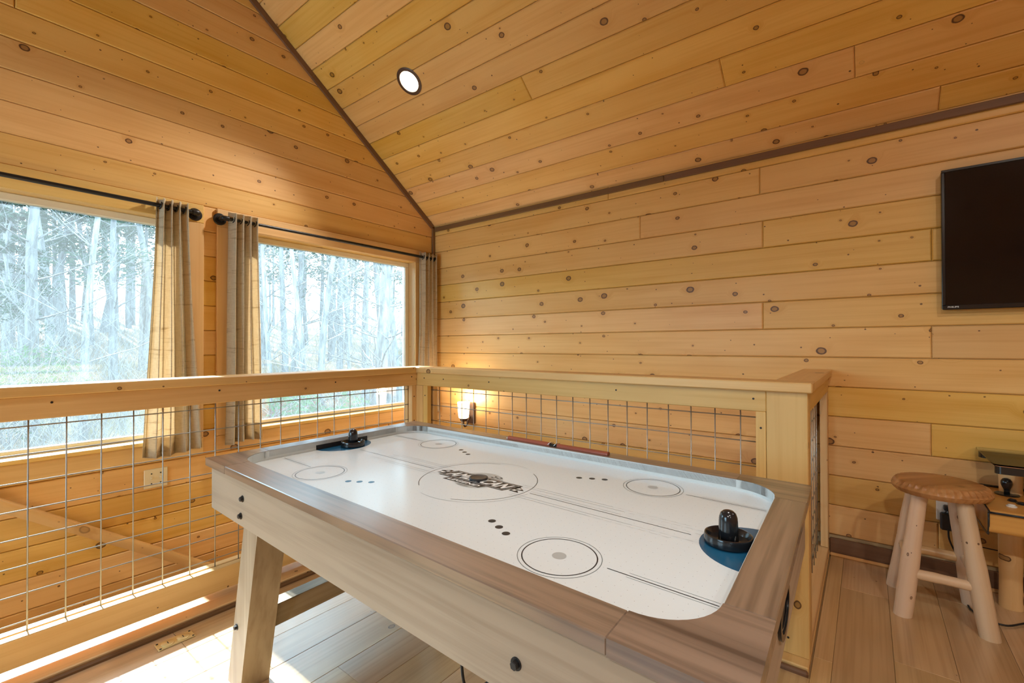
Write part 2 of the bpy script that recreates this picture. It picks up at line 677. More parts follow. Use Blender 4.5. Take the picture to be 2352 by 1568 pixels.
def smoothline(pts, k=8):
    pts = [V(p) for p in pts]
    out = []
    for i in range(len(pts) - 1):
        p0, p1, p2, p3 = pts[max(i - 1, 0)], pts[i], pts[i + 1], pts[min(i + 2, len(pts) - 1)]
        for j in range(k):
            t = j / k
            out.append(0.5 * ((2 * p1) + (p2 - p0) * t + (2 * p0 - 5 * p1 + 4 * p2 - p3) * t * t + (3 * p1 - p0 - 3 * p2 + p3) * t ** 3))
    out.append(pts[-1])
    return out


# ------------------------------------------------------------------ the room
XB, YA = 3.213, 3.482            # faces of the panelling
XL, YN = -3.0, -3.6              # the walls out of view
ZT, SL = 2.40, 0.745             # eaves height at the right wall, roof slope
XR = 0.10                        # ridge
ZLOW = -2.7                      # floor of the level below


def roof(x):
    return ZT + SL * (XB - x) if x > XR else ZT + SL * (XB - XR) - SL * (XR - x)


RIDGE = roof(XR)

# --- floor
fl = mesh('floor', join(box(XL, 2.16, 0.30, 2.50, -0.26, -0.012), box(XL, XB + 0.02, YN, 0.30, -0.26, -0.012)), DRYWALL)
tag(fl, kind='structure')
PW = 0.183
r = 0
y = 2.305
while y > YN:
    y0 = max(y - PW, YN)
    segs = []
    if y0 < 0.17 < y:
        segs = [(y0, 0.17, XB), (0.17, y, 1.965)]
    else:
        segs = [(y0, y, XB if y <= 0.17 else 1.965)]
    for a0, a1, xe in segs:
        x = XL - ((r * 0.437) % 1.0) * 1.22
        while x < xe:
            s0, s1 = max(x, XL), min(x + 1.22, xe)
            if s1 - s0 > 0.02:
                wbox('plank', OAK_FLOOR, fl, s0 + 0.0004, s1 - 0.0004, a0 + 0.0004, a1 - 0.0004, -0.012, 0.0, 'x', 0.0012)
            x += 1.22
    y -= PW
    r += 1

# --- window wall (left in the picture)
wa = mesh('wall_left', join(
    box(XL, XB + 0.12, YA + 0.018, YA + 0.15, ZLOW, WZ0 - 0.02),
    box(XL, WIN[0][0] - 0.02, YA + 0.018, YA + 0.15, WZ0 - 0.02, WZ1 + 0.02),
    box(WIN[0][1] + 0.02, WIN[1][0] - 0.02, YA + 0.018, YA + 0.15, WZ0 - 0.02, WZ1 + 0.02),
    box(WIN[1][1] + 0.02, XB + 0.12, YA + 0.018, YA + 0.15, WZ0 - 0.02, WZ1 + 0.02),
    board_geo([(XL, WZ1 + 0.02), (XB + 0.12, WZ1 + 0.02), (XB + 0.12, ZT + 0.1), (XR, RIDGE + 0.19), (XL, roof(XL) + 0.1)], 0.132, 0.001,
              lambda a, b, n: (a, YA + 0.15 - n, b))), DRYWALL)
tag(wa, kind='structure')
fnA = lambda a, b, n: (a, YA + 0.018 - n, b)


def wall_a_board(x0, x1, z0, z1):
    poly = [(x0, z0), (x1, z0), (x1, z1), (x0, z1)]
    poly = clip(poly, SL, 1, ZT + SL * XB)
    poly = clip(poly, -SL, 1, RIDGE - SL * XR) if poly else poly
    if len(poly) < 3:
        return
    cx = sum(p[0] for p in poly) / len(poly)
    cz = sum(p[1] for p in poly) / len(poly)
    mesh('board', board_geo(poly, 0.018, 0.0055, fnA), PINE, wa, Matrix(((1, 0, 0, cx), (0, 0, -1, YA), (0, 1, 0, cz), (0, 0, 0, 1))))


RA = 0.1650
k0 = int(math.floor((-1.6 - 2.128) / RA))
row_joint = {6: 0.30}
for k in range(k0, 17):
    z0, z1 = 2.128 + k * RA, 2.128 + (k + 1) * RA
    if z1 < -1.6:
        continue
    g = 0.0011
    spans = [(XL, XB)]
    lo, hi = WZ0 - 0.02, WZ1 + 0.02
    cuts = []
    if z1 > lo + 0.001 and z0 < hi - 0.001:
        spans = []
        e = [XL] + [q for w in WIN for q in (w[0] - 0.02, w[1] + 0.02)] + [XB]
        for i in range(0, len(e), 2):
            spans.append((e[i], e[i + 1], z0, z1))
        if z0 < lo:
            spans += [(w[0] - 0.02, w[1] + 0.02, z0, lo) for w in WIN]
        if z1 > hi:
            spans += [(w[0] - 0.02, w[1] + 0.02, hi, z1) for w in WIN]
    else:
        j = row_joint.get(k - 0, None)
        if k == 5:
            j = 0.30
        if j is None:
            j = -0.9 - 0.7 * ((k * 0.618) % 1.0)
        spans = [(XL, j, z0, z1), (j, XB, z0, z1)]
    for s in spans:
        wall_a_board(s[0] + g, s[1] - g, s[2] + g, s[3] - g)

# --- television wall (right in the picture)
wbk = mesh('wall_right', box(XB + 0.018, XB + 0.15, YN, YA + 0.02, ZLOW, ZT + 0.12), DRYWALL)
tag(wbk, kind='structure')


def wall_b_board(y0, y1, z0, z1):
    # local: a runs along -y so the board faces the room
    fn = lambda a, b, n: (XB + 0.018 - n, -a, b)
    poly = [(-y1, z0), (-y0, z0), (-y0, z1), (-y1, z1)]
    mesh('board', board_geo(poly, 0.018, 0.0055, fn), PINE, wbk, Matrix(((0, 0, -1, XB), (-1, 0, 0, (y0 + y1) / 2), (0, 1, 0, (z0 + z1) / 2), (0, 0, 0, 1))))


RB = 0.1689
bj = {12: [1.552, -1.9], 11: [0.523, -2.2], 10: [1.301, -1.3], 9: [0.508, -2.5], 8: [-0.27, -2.9], 7: [-1.6], 6: [0.51, -2.0], 5: [-0.267], 4: [-1.2], 3: [-2.0], 2: [-0.262, -2.6], 1: [-1.7], 0: [-1.0], -1: [-0.285]}
for k in range(-11, 13):
    z0, z1 = 0.281 + k * RB, 0.281 + (k + 1) * RB
    if k == 12:
        z1 = ZT + 0.03
    js = sorted([j for j in bj.get(k, [1.2 * ((k * 0.618) % 1) + 0.8]) if YN < j < YA])
    e = [YN] + js + [YA]
    if k < -1:
        e = [q for q in e if q > 0.3]
        e = [0.30] + e
    for a, b in zip(e[:-1], e[1:]):
        wall_b_board(a + 0.0008, b - 0.0008, z0 + 0.0011, z1 - 0.0011)

bb = wbox('baseboard_right', BROWN_TRIM, None, XB - 0.016, XB, YN, 0.175, 0.0, 0.097, 'y', 0.004)
tag(bb, kind='structure')
q = wbox('shoe_moulding', PINE, bb, XB - 0.034, XB - 0.016, YN, 0.175, 0.0, 0.018, 'y', 0.006)

# --- ceiling
CN = V((-SL, 0, -1)).normalized()            # faces the room
CU = V((-1, 0, SL)).normalized()             # up the slope
C0 = V((XB, 0, ZT))
SLEN = (XB - XR) * math.sqrt(1 + SL * SL)


def c_pt(a, s, n):
    """a along -y... world y = a, s up the slope, n out of the ceiling"""
    return C0 + CU * s + CN * n + V((0, a, 0))


ce = mesh('ceiling', ([tuple(c_pt(a, s, n)) for n in (-0.15, -0.018) for s in (-0.12, SLEN + 0.02) for a in (YN, YA + 0.02)],
                      [(0, 1, 3, 2), (4, 6, 7, 5), (0, 4, 5, 1), (2, 3, 7, 6), (0, 2, 6, 4), (1, 5, 7, 3)]), DRYWALL)
tag(ce, kind='structure')
RC = 0.1335 * math.sqrt(1 + SL * SL)
s_first = (XB - 3.104) * math.sqrt(1 + SL * SL)
cj = {3: [0.635], 2: [0.039], 5: [1.805]}
ceil_boards = []
edges = [0.0, s_first] + [s_first + RC * (i + 1) for i in range(40) if s_first + RC * (i + 1) < SLEN - 0.02] + [SLEN]
for k in range(len(edges) - 1):
    s0, s1 = edges[k], edges[k + 1]
    js = cj.get(k, [-0.3 - 2.4 * ((k * 0.618) % 1.0)])
    e = [YN] + js + [YA]
    for a, b in zip(e[:-1], e[1:]):
        poly = [(-b + 0.0008, s0 + 0.0011), (-a - 0.0008, s0 + 0.0011), (-a - 0.0008, s1 - 0.0011), (-b + 0.0008, s1 - 0.0011)]
        fn = lambda u, w, n: tuple(c_pt(-u, w, n - 0.018))
        m = c_pt((a + b) / 2, (s0 + s1) / 2, 0)
        fr = Matrix(((0, CU.x, CN.x, m.x), (-1, CU.y, CN.y, m.y), (0, CU.z, CN.z, m.z), (0, 0, 0, 1)))
        ceil_boards.append((mesh('board', board_geo(poly, 0.018, 0.0055, fn), PINE, ce, fr), a, b, s0, s1))
# the other slope and the walls behind the camera
CN2, CU2 = V((SL, 0, -1)).normalized(), V((1, 0, SL)).normalized()
ce2 = mesh('ceiling', ([tuple(V((XL, 0, roof(XL))) + CU2 * s + CN2 * n + V((0, a, 0))) for n in (-0.15, 0.0) for s in (-0.12, SLEN + 0.15) for a in (YN, YA + 0.02)],
                       [(0, 2, 3, 1), (4, 5, 7, 6), (0, 1, 5, 4), (2, 6, 7, 3), (0, 4, 6, 2), (1, 3, 7, 5)]), PINE, None, frame((XL, 0, 3), (0, 1, 0)))
tag(ce2, kind='structure')
SW = (1.2, 3.3, 0.25, 2.25)        # tall window added out of view on the left to balance the light
wl = mesh('wall_side', join(box(XL - 0.12, XL, YN, SW[0], ZLOW, roof(XL) + 0.1), box(XL - 0.12, XL, SW[1], YA + 0.02, ZLOW, roof(XL) + 0.1),
                            box(XL - 0.12, XL, SW[0], SW[1], ZLOW, SW[2]), box(XL - 0.12, XL, SW[0], SW[1], SW[3], roof(XL) + 0.1)), PINE, None, frame((XL, 0, 0), (0, 1, 0)))
tag(wl, kind='structure')
wk = mesh('wall_back', join(box(XL - 0.12, XB + 0.15, YN - 0.12, YN, ZLOW, 2.25),
                            board_geo([(XL, 2.25), (XB + 0.12, 2.25), (XB + 0.12, ZT + 0.1), (XR, RIDGE + 0.19), (XL, roof(XL) + 0.1)], 0.12, 0.001, lambda a, b, n: (a, YN - n, b))),
          PINE, None, frame((0, YN, 0), (1, 0, 0)))
tag(wk, kind='structure')
w3 = mesh('window_3', box(XL - 0.07, XL - 0.065, SW[0], SW[1], SW[2], SW[3]), GLASS)
tag(w3, kind='structure')
for ym in (SW[0] + 0.03, 2.25, SW[1] - 0.03):
    wbox('mullion', VINYL, w3, XL - 0.10, XL - 0.02, ym - 0.03, ym + 0.03, SW[2], SW[3], 'z')
portal('added_window_portal', (XL - 0.14, (SW[0] + SW[1]) / 2, (SW[2] + SW[3]) / 2), (0, -math.pi / 2, 0), SW[3] - SW[2], SW[1] - SW[0])
lf = mesh('floor_lower', box(XL, XB + 0.1, YN, YA + 0.1, ZLOW - 0.1, ZLOW), OAK_FLOOR, None, frame((0, 0, ZLOW), (1, 0, 0)))
tag(lf, kind='structure')
ls = mesh('wall_below', join(box(XL - 0.1, XL, YN, YA, ZLOW, -0.26), box(XL, 2.10, 2.36, 2.46, ZLOW, -0.26), box(2.04, 2.14, 0.26, 2.40, ZLOW, -0.26), box(2.04, XB, 0.2, 0.28, ZLOW, -0.26)), PINE, None, frame((0, 0, -1), (1, 0, 0)))
tag(ls, kind='structure')

# --- dark trims
t1 = wbox('trim_1', BROWN_TRIM, None, XB - 0.034, XB - 0.0005, YA - 0.020, YA - 0.0005, -1.6, ZT - 0.02, 'z', 0.003)
tag(t1, kind='structure')
for a, b in ((YN, 1.12), (1.121, YA - 0.02)):
    o = wbox('trim_2', BROWN_TRIM, None, XB - 0.017, XB - 0.0005, a, b, ZT - 0.052, ZT - 0.008, 'y', 0.004)
    tag(o, kind='structure')
for s0, s1 in ((0.02, 1.605), (1.606, SLEN - 0.02)):
    vs = []
    for n in (0.001, 0.043):
        for s in (s0, s1):
            for yy in (YA - 0.020, YA - 0.0005):
                p = c_pt(yy, s, n)
                vs.append(tuple(p))
    o = mesh('trim_3', (vs, [(0, 1, 3, 2), (4, 6, 7, 5), (0, 4, 5, 1), (2, 3, 7, 6), (0, 2, 6, 4), (1, 5, 7, 3)]), BROWN_TRIM, None, frame(c_pt(YA, (s0 + s1) / 2, 0.02), CU))
    tag(o, kind='structure')

# --- stairwell edge boards on the floor
for args in ((XL, 2.16, 2.33, 2.50, 'x'), (1.99, 2.16, 0.345, 2.329, 'y'), (1.99, XB, 0.175, 0.344, 'x')):
    o = wbox('trim_4', PINE_RAIL, None, args[0], args[1], args[2], args[3], -0.012, 0.020, args[4], 0.004)
    tag(o, kind='structure')
for args in ((XL, 1.989, 2.305, 2.329, 'x'), (1.965, 1.989, 0.175, 2.304, 'y')):
    o = wbox('trim_5', BROWN_TRIM, None, args[0], args[1], args[2], args[3], -0.010, 0.014, args[4], 0.006)
    tag(o, kind='structure')

# --- windows
for i, (a, b) in enumerate(WIN):
    yf = YA - 0.022
    w = mesh('window_%d' % (i + 1), box(a + 0.045, b - 0.045, YA + 0.098, YA + 0.104, WZ0 + 0.045, WZ1 - 0.045), GLASS_HAZE)
    tag(w, kind='structure')
    o = [k for k in (w,)][0]
    for nm, x0, x1, z0, z1, ax in (('casing', a - 0.13, b + 0.13, WZ1, WZ1 + 0.120, 'x'), ('casing', a - 0.13, a, WZ0 - 0.005, WZ1 - 0.0005, 'z'),
                                   ('casing', b, b + 0.13, WZ0 - 0.005, WZ1 - 0.0005, 'z'), ('apron', a - 0.13, b + 0.13, WZ0 - 0.113, WZ0 - 0.0065, 'x')):
        wbox(nm, PINE_RAIL, w, x0, x1, yf, YA - 0.0003, z0, z1, ax, 0.003)
    wbox('sill', PINE_RAIL, w, a - 0.0, b + 0.0, YA - 0.045, YA + 0.075, WZ0 - 0.006, WZ0 + 0.018, 'x', 0.004)
    wbox('jamb', PINE_RAIL, w, a - 0.018, b + 0.018, YA, YA + 0.145, WZ1, WZ1 + 0.018, 'x', 0.001)
    for x0, x1 in ((a - 0.018, a), (b, b + 0.018)):
        wbox('jamb', PINE_RAIL, w, x0, x1, YA, YA + 0.145, WZ0, WZ1, 'z', 0.001)
    wbox('jamb', PINE_RAIL, w, a - 0.018, b + 0.018, YA + 0.076, YA + 0.16, WZ0 - 0.015, WZ0, 'x', 0.001)
    for x0, x1, z0, z1, ax in ((a, b, WZ0, WZ0 + 0.048, 'x'), (a, b, WZ1 - 0.042, WZ1, 'x'), (a, a + 0.042, WZ0 + 0.048, WZ1 - 0.042, 'z'), (b - 0.042, b, WZ0 + 0.048, WZ1 - 0.042, 'z')):
        wbox('frame', VINYL, w, x0, x1, YA + 0.078, YA + 0.128, z0, z1, ax, 0.004)

# ------------------------------------------------------------------ stairs in the well
st = empty('staircase', (0.3, 2.98, -1.44), 'wooden stair flight going down between the railing and the windows', 'stairs')
for i in range(8):
    x0 = -0.42 + i * 0.25
    wbox('tread', OAK_FLOOR, st, x0, x0 + 0.275, 2.52, YA - 0.03, -0.18 * (i + 1) - 0.03, -0.18 * (i + 1), 'y', 0.006)
    wbox('riser', PINE, st, x0 + 0.001, x0 + 0.018, 2.52, YA - 0.03, -0.18 * (i + 1) + 0.001, -0.18 * i - 0.031 if i else -0.03, 'y', 0.001)
wbox('landing', OAK_FLOOR, st, 1.60, XB - 0.002, 2.52, YA - 0.002, -1.48, -1.445, 'y', 0.004)
for i in range(6):
    y1 = 2.52 - i * 0.25
    wbox('tread', OAK_FLOOR, st, 2.18, XB - 0.03, y1 - 0.275, y1, -1.44 - 0.18 * (i + 1) - 0.03, -1.44 - 0.18 * (i + 1), 'x', 0.006)

hr = empty('handrail', (0.6, YA - 0.03, 0.1), 'slanting wooden handrail on the wall below the windows', 'handrail')
slope = -0.72
d = V((1, 0, slope)).normalized()
p0, p1 = V((-0.35, YA - 0.065, 0.845)), V((1.75, YA - 0.065, 0.845 + slope * 2.1))
nrm = V((-d.z, 0, d.x))
prof = [(-0.022, -0.026), (0.022, -0.026), (0.024, 0.0), (0.020, 0.022), (0.008, 0.030), (-0.008, 0.030), (-0.020, 0.022), (-0.024, 0.0)]
vs, fs = [], []
for p in (p0, p1):
    for a, b in prof:
        vs.append(tuple(p + V((0, a, 0)) + nrm * b))
n = len(prof)
fs = [(i, (i + 1) % n, n + (i + 1) % n, n + i) for i in range(n)] + [tuple(range(n))[::-1], tuple(range(n, 2 * n))]
mesh('rail', (vs, fs), HAND_WOOD, hr, frame((p0 + p1) / 2, d), smooth=50)
for tt in (0.03, 0.97):
    p = p0 + (p1 - p0) * tt
    mesh('bracket', tube(smoothline([p + nrm * -0.026, p + V((0, 0.004, -0.055)), p + V((0, 0.03, -0.07)), V((p.x, YA - 0.001, p.z - 0.07))], 5), 0.006, 8), BLACK_METAL, hr, smooth=True)

# ------------------------------------------------------------------ railings
screw_proto = None


def screw(parent, p, ax):
    global screw_proto
    z = V(ax).normalized()
    fr = frame(p, z)
    if screw_proto is None:
        g = lathe([(0.0042, 0), (0.0042, 0.0009), (0.003, 0.0013), (0.0, 0.0013)], 10, (0, 0, 0), (1, 0, 0))
        screw_proto = mesh('screw', ([tuple(fr @ V(q)) for q in g[0]], g[1]), SCREW, parent, fr)
        return screw_proto
    return copy_obj(screw_proto, fr, parent)


RZ0, RZ1, CZ = 0.062, 0.165, 1.018      # bottom rail, cap underside
BZ = 0.934
CT = 1.056
Y1, X2, YR = 2.43, 2.09, 0.225


def wire_proto(name, parent, pts, r=0.0024):
    return mesh(name, tube(pts, r, 6), STEEL, parent, smooth='all')


r1 = empty('guard_railing', (0.0, Y1, 0.02), 'long pine railing with wire grid running in front of the two windows', 'railing')
wbox('cap', PINE_RAIL, r1, XL, X2 - 0.07, Y1 - 0.07, Y1 + 0.07, CZ, CT, 'x', 0.004)
wbox('top_rail', PINE_RAIL, r1, XL, X2 - 0.045, Y1 - 0.046, Y1 - 0.008, BZ, CZ, 'x', 0.003)
wbox('bottom_rail', PINE_RAIL, r1, XL, X2 - 0.045, Y1 - 0.045, Y1 - 0.005, RZ0, RZ1, 'x', 0.003)
wbox('bottom_rail', PINE_RAIL, r1, XL, X2 - 0.045, Y1 + 0.005, Y1 + 0.045, RZ0, RZ1, 'x', 0.003)
wbox('top_rail', PINE_RAIL, r1, XL, X2 - 0.045, Y1 + 0.008, Y1 + 0.046, BZ, CZ, 'x', 0.003)
wbox('post', PINE_RAIL, r1, X2 - 0.045, X2 + 0.045, Y1 - 0.045, Y1 + 0.045, 0.02, CZ, 'z', 0.004)
wbox('batten', PINE_RAIL, r1, X2 - 0.082, X2 - 0.046, Y1 - 0.040, Y1 - 0.004, RZ1, BZ, 'z', 0.002)
wbox('batten', PINE_RAIL, r1, X2 - 0.082, X2 - 0.046, Y1 + 0.004, Y1 + 0.040, RZ1, BZ, 'z', 0.002)
for xx in (-1.6, XL + 0.05):
    wbox('post', PINE_RAIL, r1, xx - 0.045, xx + 0.045, Y1 - 0.0045, Y1 + 0.0045, RZ1, BZ, 'z', 0.002)
SP1 = 0.1016
o = wire_proto('wire', r1, [(0.2497, Y1 - 0.0024, RZ1 - 0.03), (0.2497, Y1 - 0.0024, BZ + 0.02)])
for i in range(-24, 18):
    x = 0.2497 + i * SP1
    if i == 0 or x > X2 - 0.04 or abs(x + 1.6) < 0.02:
        continue
    copy_obj(o, Matrix.Translation((i * SP1, 0, 0)) @ WM[o], r1)
oh = wire_proto('wire', r1, [(XL, Y1 + 0.0024, 0.907), (X2 - 0.05, Y1 + 0.0024, 0.907)])
for i in range(1, 8):
    copy_obj(oh, Matrix.Translation((0, 0, -i * 0.1010)) @ WM[oh], r1)
for x in (0.305, 0.86, 1.45, 2.0):
    screw(r1, (x, Y1 - 0.0462, BZ + 0.058), (0, -1, 0))
for z in (0.86, 0.70, 0.5):
    screw(r1, (X2 - 0.064, Y1 - 0.0402, z), (0, -1, 0))

r2 = empty('guard_railing', (X2, 1.3, 0.02), 'pine railing with wire grid facing the wall with the lit sconce', 'railing')
wbox('cap', PINE_RAIL, r2, X2 - 0.07, X2 + 0.07, YR - 0.07 + 0.005, Y1 + 0.07, CZ, CT, 'y', 0.004)
for s0, s1 in ((-0.046, -0.008), (0.008, 0.046)):
    wbox('top_rail', PINE_RAIL, r2, X2 + s0, X2 + s1, 0.315, Y1 - 0.0455, BZ, CZ, 'y', 0.003)
    wbox('bottom_rail', PINE_RAIL, r2, X2 + s0, X2 + s1, 0.315, Y1 - 0.0455, RZ0, RZ1, 'y', 0.003)
    wbox('batten', PINE_RAIL, r2, X2 + s0, X2 + s1 - (0.004 if s0 < 0 else 0), Y1 - 0.150, Y1 - 0.108, RZ1, BZ, 'z', 0.002)
    wbox('batten', PINE_RAIL, r2, X2 + s0, X2 + s1 - (0.004 if s0 < 0 else 0), Y1 - 0.105, Y1 - 0.0456, RZ1, BZ, 'z', 0.002)
    wbox('batten', PINE_RAIL, r2, X2 + s0, X2 + s1, 0.316, 0.352, RZ1, BZ, 'z', 0.002)
wbox('post', PINE_RAIL, r2, X2 - 0.047, X2 - 0.010, 0.1755, 0.3145, 0.02, CZ, 'z', 0.003)
wbox('post', PINE_RAIL, r2, X2 - 0.0095, X2 + 0.046, 0.1755, 0.3145, 0.02, CZ, 'z', 0.003)
SP2 = 0.0996
o = wire_proto('wire', r2, [(X2 - 0.0024, 0.416, RZ1 - 0.03), (X2 - 0.0024, 0.416, BZ + 0.02)])
for i in range(1, 20):
    copy_obj(o, Matrix.Translation((0, i * SP2, 0)) @ WM[o], r2)
oh = wire_proto('wire', r2, [(X2 + 0.0024, 0.33, 0.904), (X2 + 0.0024, Y1 - 0.11, 0.904)])
for i in range(1, 8):
    copy_obj(oh, Matrix.Translation((0, 0, -i * 0.1005)) @ WM[oh], r2)
for yy in (0.36, 0.95, 1.75, 2.13, 2.31):
    screw(r2, (X2 - 0.0462, yy, BZ + 0.050), (-1, 0, 0))
for z in (0.87, 0.6, 0.35):
    screw(r2, (X2 - 0.0462, 0.334, z), (-1, 0, 0))
    screw(r2, (X2 - 0.0462, 2.302, z), (-1, 0, 0))
screw(r2, (X2 - 0.0472, 0.245, 0.08), (-1, 0, 0))

r3 = empty('guard_railing', (2.65, YR, 0.02), 'short pine railing return meeting the television wall beside the stool', 'railing')
wbox('cap', PINE_RAIL, r3, X2 + 0.0705, XB - 0.002, YR - 0.065, YR + 0.075, CZ, CT, 'x', 0.004)
for s0, s1 in ((-0.048, -0.012), (0.008, 0.044)):
    wbox('top_rail', PINE_RAIL, r3, X2 + 0.047, XB - 0.002, YR + s0, YR + s1, BZ, CZ, 'x', 0.003)
    wbox('post', PINE_RAIL, r3, XB - 0.092, XB - 0.002, YR + s0, YR + s1, 0.062, BZ - 0.0005, 'z', 0.003)
wbox('bottom_rail', PINE_RAIL, r3, X2 + 0.047, XB - 0.002, YR - 0.048, YR + 0.044, 0.0205, 0.060, 'x', 0.003)
o = wire_proto('wire', r3, [(2.23, YR - 0.0024, 0.05), (2.23, YR - 0.0024, BZ + 0.02)])
for i in range(1, 9):
    copy_obj(o, Matrix.Translation((i * 0.1016, 0, 0)) @ WM[o], r3)
oh = wire_proto('wire', r3, [(X2 + 0.04, YR + 0.0024, 0.904), (XB - 0.05, YR + 0.0024, 0.904)])
for i in range(1, 9):
    copy_obj(oh, Matrix.Translation((0, 0, -i * 0.1005)) @ WM[oh], r3)
screw(r3, (XB - 0.047, YR - 0.0482, 0.10), (0, -1, 0))

# ------------------------------------------------------------------ curtain rods and curtains
YROD = YA - 0.085
ZROD = 2.054


def rod(x0, x1, label):
    t = empty('curtain_rod', ((x0 + x1) / 2, YROD, ZROD), label, 'curtain rod')
    xm = x0 + (x1 - x0) * 0.39
    mesh('pipe', tube([(x0, YROD, ZROD), (xm + 0.1, YROD, ZROD)], 0.0105, 16), BLACK_METAL, t, smooth=True)
    mesh('pipe', tube([(xm, YROD, ZROD), (x1, YROD, ZROD)], 0.0122, 16), BLACK_METAL, t, smooth=True)
    for x, s in ((x0, -1), (x1, 1)):
        mesh('elbow', tube(smoothline([(x - s * 0.012, YROD, ZROD), (x + s * 0.010, YROD, ZROD), (x + s * 0.020, YROD + 0.012, ZROD), (x + s * 0.020, YA - 0.014, ZROD)], 6), 0.0165, 16), BLACK_METAL, t, smooth=True)
        mesh('flange', lathe([(0.040, 0), (0.040, 0.006), (0.036, 0.010), (0.022, 0.011), (0.022, 0.020), (0.0, 0.020)], 28, (x + s * 0.020, YA - 0.0225, ZROD), (0, -1, 0)), BLACK_METAL, t, smooth=35)
    return t


rod(-0.70, 1.082, 'black pipe curtain rod across the window away from the corner')
rod(1.266, 3.135, 'black pipe curtain rod across the window next to the corner')


def curtain(xt0, xt1, xb0, xb1, zt, zb, folds, amp, label, seed, ph=0.0):
    rnd = random.Random(seed)
    t = empty('curtain', ((xb0 + xb1) / 2, YROD, zb), label, 'curtain', 'linen curtains at the windows')
    NU, NV = folds * 14, 40
    off = [rnd.uniform(-0.25, 0.25) for _ in range(folds * 2 + 3)]

    def pt(i, j):
        u, v = i / NU, j / NV
        ph_ = u * folds
        k = int(ph_ * 2)
        o_ = off[k] * (1 - abs((ph_ * 2) % 1 - 0.5)) * 0.3 * v
        s = math.sin(2 * math.pi * ph_ + ph + o_)
        s = math.copysign(abs(s) ** 0.75, s)
        a = amp * (1.0 - 0.30 * v * (1 - v)) * (1 + 0.30 * off[k % len(off)])
        x = (xt0 + (xt1 - xt0) * u) * (1 - v ** 1.3) + (xb0 + (xb1 - xb0) * u) * v ** 1.3
        x += 0.30 * amp * math.sin(4 * math.pi * ph_ + ph * 2) * (0.7 + 0.3 * v)
        yy = YROD + s * a + 0.010 * math.sin(7 * v + 9 * u + seed) * v
        yy = min(yy, YA - 0.030)
        z = zt + (zb - zt) * v + (0.008 * math.sin(ph_ * 6.28 + 1) if j == 0 else 0) + 0.012 * v * math.sin(5 * u + seed)
        return (x, yy, z)
    vs = [pt(i, j) for j in range(NV + 1) for i in range(NU + 1)]
    fs = [(j * (NU + 1) + i, j * (NU + 1) + i + 1, (j + 1) * (NU + 1) + i + 1, (j + 1) * (NU + 1) + i) for j in range(NV) for i in range(NU)]
    o = mesh('cloth', (vs, fs), CURTAIN, t, smooth='all')
    m = o.modifiers.new('thickness', 'SOLIDIFY')
    m.thickness = 0.0016
    # stitched hem bands top and bottom
    for j0, j1 in ((0, 2), (37, 40)):
        vb = [(p[0], p[1] - 0.0022, p[2]) for p in (pt(i, j0 + (j1 - j0) * q) for q in (0, 1) for i in range(NU + 1))]
        mesh('hem', (vb, [(i, i + 1, NU + 2 + i, NU + 1 + i) for i in range(NU)]), CURTAIN, t, smooth='all')
    # grommets where the rod passes
    for k in range(folds):
        x = xt0 + (xt1 - xt0) * ((k + 0.5) / folds)
        pts = [(x + 0.004 * math.sin(q), YROD + 0.021 * math.cos(q), ZROD + 0.021 * math.sin(q)) for q in [2 * math.pi * a / 20 for a in range(20)]]
        mesh('grommet', tube(pts + [pts[0]], 0.0035, 8, False), BLACK_METAL, t, smooth='all')
    return t


curtain(0.880, 1.045, 0.815, 1.125, 2.096, 0.535, 4, 0.034, 'linen curtain gathered beside the window away from the corner', 3)
curtain(1.285, 1.470, 1.268, 1.505, 2.100, 0.540, 4, 0.034, 'linen curtain gathered between the two windows, on the rod that reaches the corner', 5, 0.8)
curtain(2.965, 3.160, 2.945, 3.180, 2.100, 0.540, 4, 0.030, 'linen curtain gathered in the corner by the television wall', 8, 0.3)

# ------------------------------------------------------------------ air hockey table
TO = V((0.592, 0.105, 0))
TS = V((0.99967, 0.0257, 0))
TL = V((0.0342, 0.9994, 0))
TW, TLN = 1.02, 1.838
ZTOP, ZP = 0.785, 0.750


def tp(u, v, z):
    p = TO + TS * u + TL * v
    return (p.x, p.y, z)


def tmesh(name, geo, mat, parent, ax='v', smooth=False):
    g = xf(geo, tp)
    c = V((0, 0, 0))
    for q in g[0]:
        c += V(q)
    c /= len(g[0])
    return mesh(name, g, mat, parent, frame(c, {'v': TL, 'u': TS, 'z': (0, 0, 1)}[ax]), smooth)


tb = empty('air_hockey_table', tp(TW / 2, TLN / 2, 0), 'weathered grey-brown wooden air hockey table with white playing surface', 'air hockey table')
IU0, IU1, IV0, IV1 = 0.084, 0.949, 0.075, 1.765
RC_IN = 0.115           # corner radius of the opening
ZS = 0.758              # underside of the top rail slab
BL = 0.155              # length of the corner blocks


def arc(cu, cv, r, a0, a1, n=10):
    return [(cu + r * math.cos(a0 + (a1 - a0) * i / n), cv + r * math.sin(a0 + (a1 - a0) * i / n)) for i in range(n + 1)]


def slab(poly, z0, z1):
    n = len(poly)
    vs = [(a, b, z0) for a, b in poly] + [(a, b, z1) for a, b in poly]
    fs = [tuple(range(n))[::-1], tuple(range(n, 2 * n))] + [(i, (i + 1) % n, n + (i + 1) % n, n + i) for i in range(n)]
    return vs, fs


